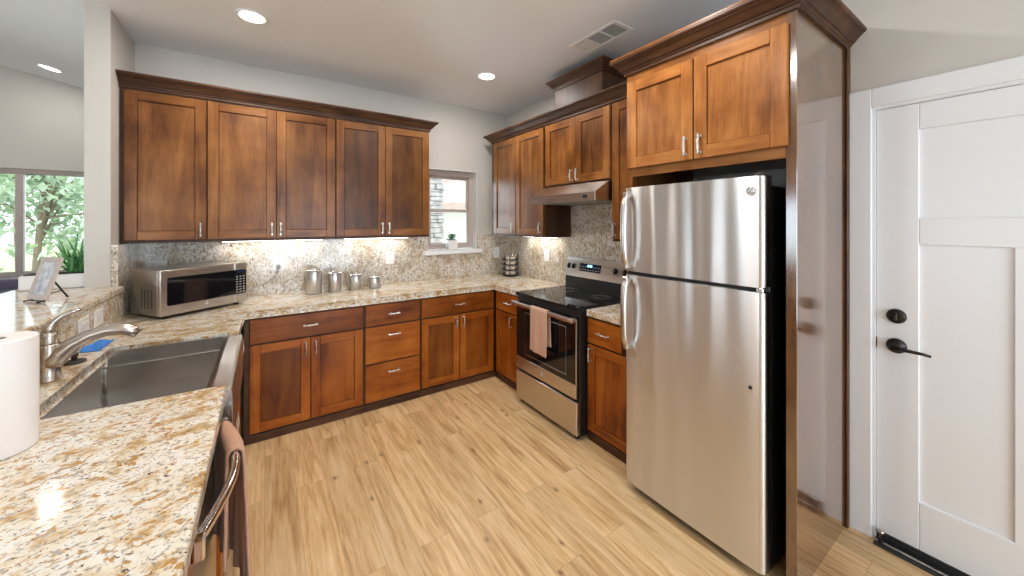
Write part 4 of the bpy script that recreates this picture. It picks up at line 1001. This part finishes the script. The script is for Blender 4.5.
# ------------------------------------------------------------------ pot plant on the window sill
px_, py_, pz_ = 1.725, YB-0.005, 1.2385
r = thing('potted_plant', (px_, py_, pz_), 'small green plant in a white square pot on the window sill', 'plant')
m = MB(); t0, t1, hh = 0.045, 0.055, 0.105
vs0 = []
m.prism([(px_-0.052, py_-0.052), (px_+0.052, py_-0.052), (px_+0.052, py_+0.052), (px_-0.052, py_+0.052)], 'z', pz_+0.0003, pz_+hh, 0.006)
build('pot', m, 'pot', r)
build('soil', MB().box(px_-0.045, px_+0.045, py_-0.045, py_+0.045, pz_+hh+0.0002, pz_+hh+0.006, 0.002), 'soil', r)
rnd = random.Random(11); m = MB()
def leaf(m, base, direc, L, wd, droop=0.3, n=5, mi=0):
    d = Vector(direc).normalized(); sd = d.cross(Vector((0, 0, 1)))
    sd = sd.normalized() if sd.length > 1e-3 else Vector((1, 0, 0))
    rows = []
    for k in range(n+1):
        t = k/n; c = Vector(base)+d*L*t+Vector((0, 0, -droop*L*t*t)); ww = wd*math.sin(PI*(0.08+0.92*t))**0.8 if t < 1 else 0.0004
        nrm = sd.cross(d)
        rows.append([m.bm.verts.new(c-sd*ww), m.bm.verts.new(c+nrm*ww*-0.25), m.bm.verts.new(c+sd*ww)])
    for a, b in zip(rows, rows[1:]):
        for q in range(2):
            f = m.bm.faces.new((a[q], a[q+1], b[q+1], b[q])); f.smooth = True; f.material_index = mi
for k in range(46):
    a = rnd.uniform(0, 2*PI); el = rnd.uniform(0.15, 1.4); q = rnd.uniform(0, 0.03)
    b = (px_+q*math.cos(a), py_+q*math.sin(a), pz_+hh+0.004)
    dr_ = (math.cos(a)*math.cos(el), math.sin(a)*math.cos(el), math.sin(el))
    L = rnd.uniform(0.05, 0.105); m.tube([b, Vector(b)+Vector(dr_)*L*0.6], 0.0012, 5)
    leaf(m, Vector(b)+Vector(dr_)*L*0.5, (dr_[0], dr_[1], dr_[2]*0.6), rnd.uniform(0.03, 0.045), rnd.uniform(0.010, 0.015), 0.25)
build('foliage', m, 'leaf', r, recalc=False)

# ------------------------------------------------------------------ paper towel roll
cx_, cy_ = -0.598, 1.581
r = thing('paper_towel_roll', (cx_, cy_, CT), 'white paper towel roll standing on the peninsula worktop', 'paper towels')
m = MB(); n = 72; R_ = 0.0745; H_ = 0.303
prof = [(0.021, H_), (0.021, 0.0), (R_-0.003, 0.0), (R_, 0.003), (R_, H_-0.003), (R_-0.003, H_)]
rings = []
for rr, h in prof:
    rings.append([m.bm.verts.new((cx_+rr*math.cos(2*PI*k/n), cy_+rr*math.sin(2*PI*k/n), CT+0.0008+h)) for k in range(n)])
for a, b in zip(rings, rings[1:]+rings[:1]):
    for k in range(n):
        f = m.bm.faces.new((a[k], a[(k+1) % n], b[(k+1) % n], b[k])); f.smooth = True
bmesh.ops.recalc_face_normals(m.bm, faces=m.bm.faces[:])
o = build('roll', m, 'paper', r)
o.data.set_sharp_from_angle(angle=math.radians(40))
m = MB(); rings = []
for rr, h in ((0.0208, H_-0.002), (0.0208, 0.001), (0.0190, 0.001), (0.0190, H_-0.002)):
    rings.append([m.bm.verts.new((cx_+rr*math.cos(2*PI*k/36), cy_+rr*math.sin(2*PI*k/36), CT+0.0008+h)) for k in range(36)])
for a, b in zip(rings, rings[1:]+rings[:1]):
    for k in range(36): m.bm.faces.new((a[k], a[(k+1) % 36], b[(k+1) % 36], b[k]))
build('tube', m, 'card', r)

# ------------------------------------------------------------------ picture frame on its easel, planter, seat back
BT = 1.1455
A_, B_ = Vector((-0.985, 2.865, BT)), Vector((-0.888, 2.755, BT))
ex = (B_-A_).normalized(); nz = Vector((-ex.y, ex.x, 0))      # points away from the viewer
if nz.y < 0: nz = -nz
lean = math.radians(15); up = (Vector((0, 0, 1))*math.cos(lean)+nz*math.sin(lean)).normalized(); out = ex.cross(up)
wd_ = (B_-A_).length
FT = Matrix((( ex.x, out.x, up.x, A_.x), (ex.y, out.y, up.y, A_.y), (ex.z, out.z, up.z, A_.z+0.014), (0, 0, 0, 1)))
sgn = 1 if out.dot(nz) < 0 else -1     # local y sign that faces the viewer
r = thing('picture_frame', ((A_.x+B_.x)/2, (A_.y+B_.y)/2, BT), 'taupe picture frame leaning on a small easel on the bar top', 'picture frame')
fh = 0.212; t_ = 0.025
m = MB(FT); f0, f1 = (-0.012, 0.0)
m.box(0, wd_, f0, f1, 0, t_, 0.002); m.box(0, wd_, f0, f1, fh-t_, fh, 0.002); m.box(0, t_, f0, f1, t_, fh-t_, 0.002); m.box(wd_-t_, wd_, f0, f1, t_, fh-t_, 0.002)
build('frame_border', m, 'frame', r)
build('picture', MB(FT).box(t_-0.003, wd_-t_+0.003, -0.008, -0.004, t_-0.003, fh-t_+0.003), 'photo_print', r)
m = MB(); mid = (A_+B_)/2
top = mid+up*0.13+nz*0.012; foot = mid+nz*0.112; foot.z = BT+0.004
m.tube([top, foot], 0.0042, 8)
for q, e_ in ((-0.035, 1), (0.035, 1)):
    a = mid+ex*q+up*0.15+nz*0.008; b = mid+ex*q*1.5-nz*0.018; b.z = BT+0.004
    m.tube([a, mid+ex*q*1.35+up*0.01+nz*0.007, b], 0.004, 8)
m.tube([mid+ex*(-0.055)+nz*0.004+up*0.006, mid+ex*0.055+nz*0.004+up*0.006], 0.0035, 8)
lo = foot.lerp(top, 0.32); m.tube([mid+up*0.03+nz*0.010, lo], 0.0028, 6)
build('easel', m, 'matt_black', r)
r = thing('planter_box', (-1.03, 3.36, BT), 'long white planter with grassy leaves standing on the bar end', 'planter')
m = MB(); m.box(-1.165, -0.905, 3.30, 3.42, BT, BT+0.085, 0.006); build('box', m, 'pot', r)
build('soil', MB().box(-1.150, -0.920, 3.312, 3.408, BT+0.0852, BT+0.090, 0.002), 'soil', r)
rnd = random.Random(21); m = MB()
for k in range(60):
    a = rnd.uniform(0, 2*PI); el = rnd.uniform(0.55, 1.45)
    b = (-0.955+rnd.uniform(-0.03, 0.03), 3.36+rnd.uniform(-0.03, 0.03), BT+0.086)
    L = rnd.uniform(0.12, 0.30)
    leaf(m, b, (math.cos(a)*math.cos(el), math.sin(a)*math.cos(el), math.sin(el)), L, rnd.uniform(0.005, 0.008), rnd.uniform(0.05, 0.35), 8)
# keep blades on the living side of the wing wall face
for v in m.bm.verts:
    if v.co.x > -0.902: v.co.x = -0.902-(v.co.x+0.902)*0.25
build('foliage', m, 'blade', r, recalc=False)
r = thing('sofa', (-2.6, 5.2, 0), 'blue grey sofa back showing past the bar end below the wide window', 'sofa')
m = MB().box(-3.5, -1.72, 5.42, 5.66, 0.12, 1.00, 0.08, seg=4); build('backrest', m, 'uph', r)
for a, b in ((-3.5, -2.62), (-2.60, -1.72)):
    build('seat_cushion', MB().box(a+0.12, b-0.12, 4.72, 5.40, 0.30, 0.50, 0.05, seg=3), 'uph', r)
    build('back_cushion', MB().box(a+0.12, b-0.12, 5.20, 5.43, 0.505, 0.92, 0.06, seg=3), 'uph', r)
build('seat_base', MB().box(-3.5, -1.72, 4.74, 5.415, 0.12, 0.295, 0.02), 'uph', r)
for a in (-3.5, -1.84): build('armrest', MB().box(a, a+0.119, 4.70, 5.415, 0.30, 0.66, 0.04, seg=3), 'uph', r)
for x in (-3.42, -1.80):
    for y in (4.80, 5.56): build('leg', MB().lathe((x, y, 0), [(0.018, 0), (0.028, 0.125)], 14), 'dark_z', r)

# ------------------------------------------------------------------ ceiling fittings
def can(x, y, z, tilt_, label, power=14):
    T = Matrix.Translation((x, y, z)) @ Matrix.Rotation(tilt_, 4, 'Y')
    o = thing('recessed_light', (x, y, z), label, 'ceiling light', 'recessed ceiling lights')
    m = MB(T); n = 40; rings = []
    for rr, h in ((0.088, -0.001), (0.088, -0.006), (0.078, -0.010), (0.070, -0.006), (0.066, -0.001)):
        rings.append([m.bm.verts.new((rr*math.cos(2*PI*k/n), rr*math.sin(2*PI*k/n), h)) for k in range(n)])
    for a, b in zip(rings, rings[1:]):
        for k in range(n):
            f = m.bm.faces.new((a[k], a[(k+1) % n], b[(k+1) % n], b[k])); f.smooth = True
    bmesh.ops.transform(m.bm, matrix=T, verts=m.bm.verts[:])
    build('trim_ring', m, 'plastic', o)
    build('lens', MB(T).lathe((0, 0, 0), [(0.0655, -0.0012), (0.0655, -0.004), (0.0, -0.006)], 36), 'lens', o)
    L = lamp('can_lamp', 'AREA', (x, y, z-0.014), power, WARM, (0, tilt_, 0), 0.12, 'DISK')
    return o
can(-0.067, 2.854, ZC, 0, 'lit recessed light over the sink corner, nearer the wing wall')
can(1.648, 2.833, ZC, 0, 'lit recessed light near the range, in front of the hood box')
can(-0.067, 1.15, ZC, 0, 'lit recessed light over the near peninsula')
can(1.30, 1.15, ZC, 0, 'lit recessed light over the refrigerator front')
can(0.60, -1.0, ZC, 0, 'lit recessed light behind the kitchen')
can(-1.695, 5.35, vault(-1.695), math.atan(0.2), 'lit recessed light in the sloping ceiling above the wide window', 4)
r = thing('ceiling_vent', (1.975, 1.793, ZC), 'white three section air vent grille in the ceiling', 'vent')
m = MB(); x0, x1, y0, y1 = 1.872, 2.078, 1.580, 2.004; z1 = ZC-0.0005; z0 = ZC-0.008
m.box(x0, x0+0.03, y0, y1, z0, z1, 0.003); m.box(x1-0.03, x1, y0, y1, z0, z1, 0.003)
ins = [(y0+0.03, y0+0.141), (y0+0.157, y0+0.267), (y0+0.283, y1-0.03)]
for a, b in ((y0, ins[0][0]), (ins[0][1], ins[1][0]), (ins[1][1], ins[2][0]), (ins[2][1], y1)): m.box(x0+0.03, x1-0.03, a, b, z0, z1, 0.002)
build('frame', m, 'plastic', r)
build('duct_backing', MB().box(x0+0.031, x1-0.031, y0+0.031, y1-0.031, ZC-0.0018, ZC-0.0006), 'gap', r)  # black sheet stands for the shade inside the duct
for i, (a, b) in enumerate(ins):
    m = MB(); n = 9
    for k in range(n):
        x = x0+0.034+(x1-x0-0.068)*(k+0.5)/n
        dx = {0: 0.0014, 1: 0.0014, 2: 0.0068}[i]  # slats narrowed in two sections to show more of that shade
        m.box(x-dx, x+dx, a, b, ZC-0.0075, ZC-0.0045)
    build('louvers', m, 'plastic', r)

# ------------------------------------------------------------------ under-cabinet light bars
def bar(x0, x1, y0, y1, label, power):
    cx2, cy2 = (x0+x1)/2, (y0+y1)/2
    o = thing('under_cabinet_light', (cx2, cy2, 1.40), label, 'light', 'light bars under the wall cabinets')
    build('housing', MB().box(x0, x1, y0, y1, 1.388, 1.3995, 0.003), 'plastic', o)
    build('lens', MB().box(x0+0.006, x1-0.006, y0+0.006, y1-0.006, 1.385, 1.3878, 0.001), 'strip', o)
    lamp('bar_lamp', 'AREA', (cx2, cy2, 1.382), power, (1, 0.97, 0.94), (0, 0, 0), x1-x0-0.01, 'RECTANGLE', y1-y0-0.008)
bar(-0.28, 0.43, 3.62, 3.66, 'white light bar under the middle back wall cabinet', 1.5)
bar(0.60, 1.20, 3.62, 3.66, 'white light bar under the back cabinet by the window', 1.3)
bar(2.34, 2.38, 2.70, 3.25, 'white light bar under the corner wall cabinet', 1.5)

# ------------------------------------------------------------------ outside
o = build('lawn', MB().box(-30, 30, YF+WO, 50, -0.45, -0.30), 'lawn'); o['kind'] = 'structure'; o['label'] = 'pale sunlit lawn outside the windows'; o['category'] = 'lawn'
m = MB()
rnd = random.Random(2); z = -0.30
while z < 3.6:
    h = rnd.uniform(0.035, 0.10); x = 1.2+rnd.uniform(-0.2, 0)
    while x < 2.62:
        L = rnd.uniform(0.15, 0.42); xe = min(x+L, 2.66)
        m.box(x+0.0015, xe-0.0015, 6.10-rnd.uniform(0, 0.05), 6.5, z+0.0015, z+h-0.0015+rnd.uniform(-0.006, 0.0), 0.010)
        x = xe
        if xe >= 2.66: break
    z += h
m.box(1.25, 2.63, 6.106, 6.5, -0.30, 3.6)
tag(build('stone_pillar', m, 'stone', origin=(1.9, 6.3, -0.3)), 'stacked grey stone pillar outside the small kitchen window', 'pillar')
r = thing('neighbor_house', (9.5, 15, -0.3), 'pale neighbouring house with gable roof beyond the small window', 'house')
build('wall', MB().prism([(4.2, -0.3), (14, -0.3), (14, 2.2), (9.1, 4.6), (4.2, 2.2)], 'y', 14, 20), 'stucco', r)
m = MB()
m.prism([(3.6, 1.95), (9.1, 4.65), (9.1, 4.95), (3.6, 2.25)], 'y', 13.5, 20.5); m.prism([(14.6, 1.95), (14.6, 2.25), (9.1, 4.95), (9.1, 4.65)], 'y', 13.5, 20.5)
build('roof', m, 'shingle', r)
build('porch_beam', MB().box(4.4, 12, 13.3, 13.6, 2.0, 2.35), 'shingle', r)
def tree(loc, h, cr, label, seed, lean_=0.0, n=2600):
    rnd = random.Random(seed); x, y, z = loc
    o = thing('tree', loc, label, 'tree', 'trees on the lawn')
    m = MB(); top = Vector((x+lean_, y, z+h*0.75))
    m.tube([(x, y, z), (x+lean_*0.3, y, z+h*0.25), (x+lean_*0.6, y+0.05, z+h*0.5), top], [0.055, 0.045, 0.035, 0.02], 9)
    cs = []
    for k in range(11):
        a = rnd.uniform(0, 2*PI); q = rnd.uniform(0.3, 1.0)*cr; zz = z+h*rnd.uniform(0.30, 0.85)
        c = Vector((x+lean_*0.6+q*math.cos(a), y+q*math.sin(a)*0.8, zz)); cs.append(c)
        s0 = Vector((x+lean_*0.5, y, z+h*rnd.uniform(0.3, 0.55))); m.tube([s0, s0.lerp(c, 0.55)+Vector((0, 0, 0.15)), c], [0.022, 0.012, 0.005], 6)
    build('trunk', m, 'bark', o)
    m = MB()
    for k in range(n):
        c = rnd.choice(cs); p = c+Vector((rnd.gauss(0, 0.42), rnd.gauss(0, 0.42), rnd.gauss(0, 0.34)))*cr*0.62
        d = Vector((rnd.uniform(-1, 1), rnd.uniform(-1, 1), rnd.uniform(-0.9, 0.6)))
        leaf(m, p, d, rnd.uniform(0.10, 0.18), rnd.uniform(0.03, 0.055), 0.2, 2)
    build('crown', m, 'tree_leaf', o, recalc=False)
tree((-3.25, 9.6, -0.3), 5.0, 1.25, 'pale leafy tree with leaning trunk right outside the wide window', 1, 0.22, 6500)
tree((-4.9, 14.0, -0.3), 6.0, 1.6, 'pale leafy tree standing behind the leaning one on the lawn', 2, -0.2, 4200)
tree((-5.4, 19.5, -0.3), 7.5, 2.0, 'tall pale tree farthest out on the lawn', 3, 0.1, 4200)
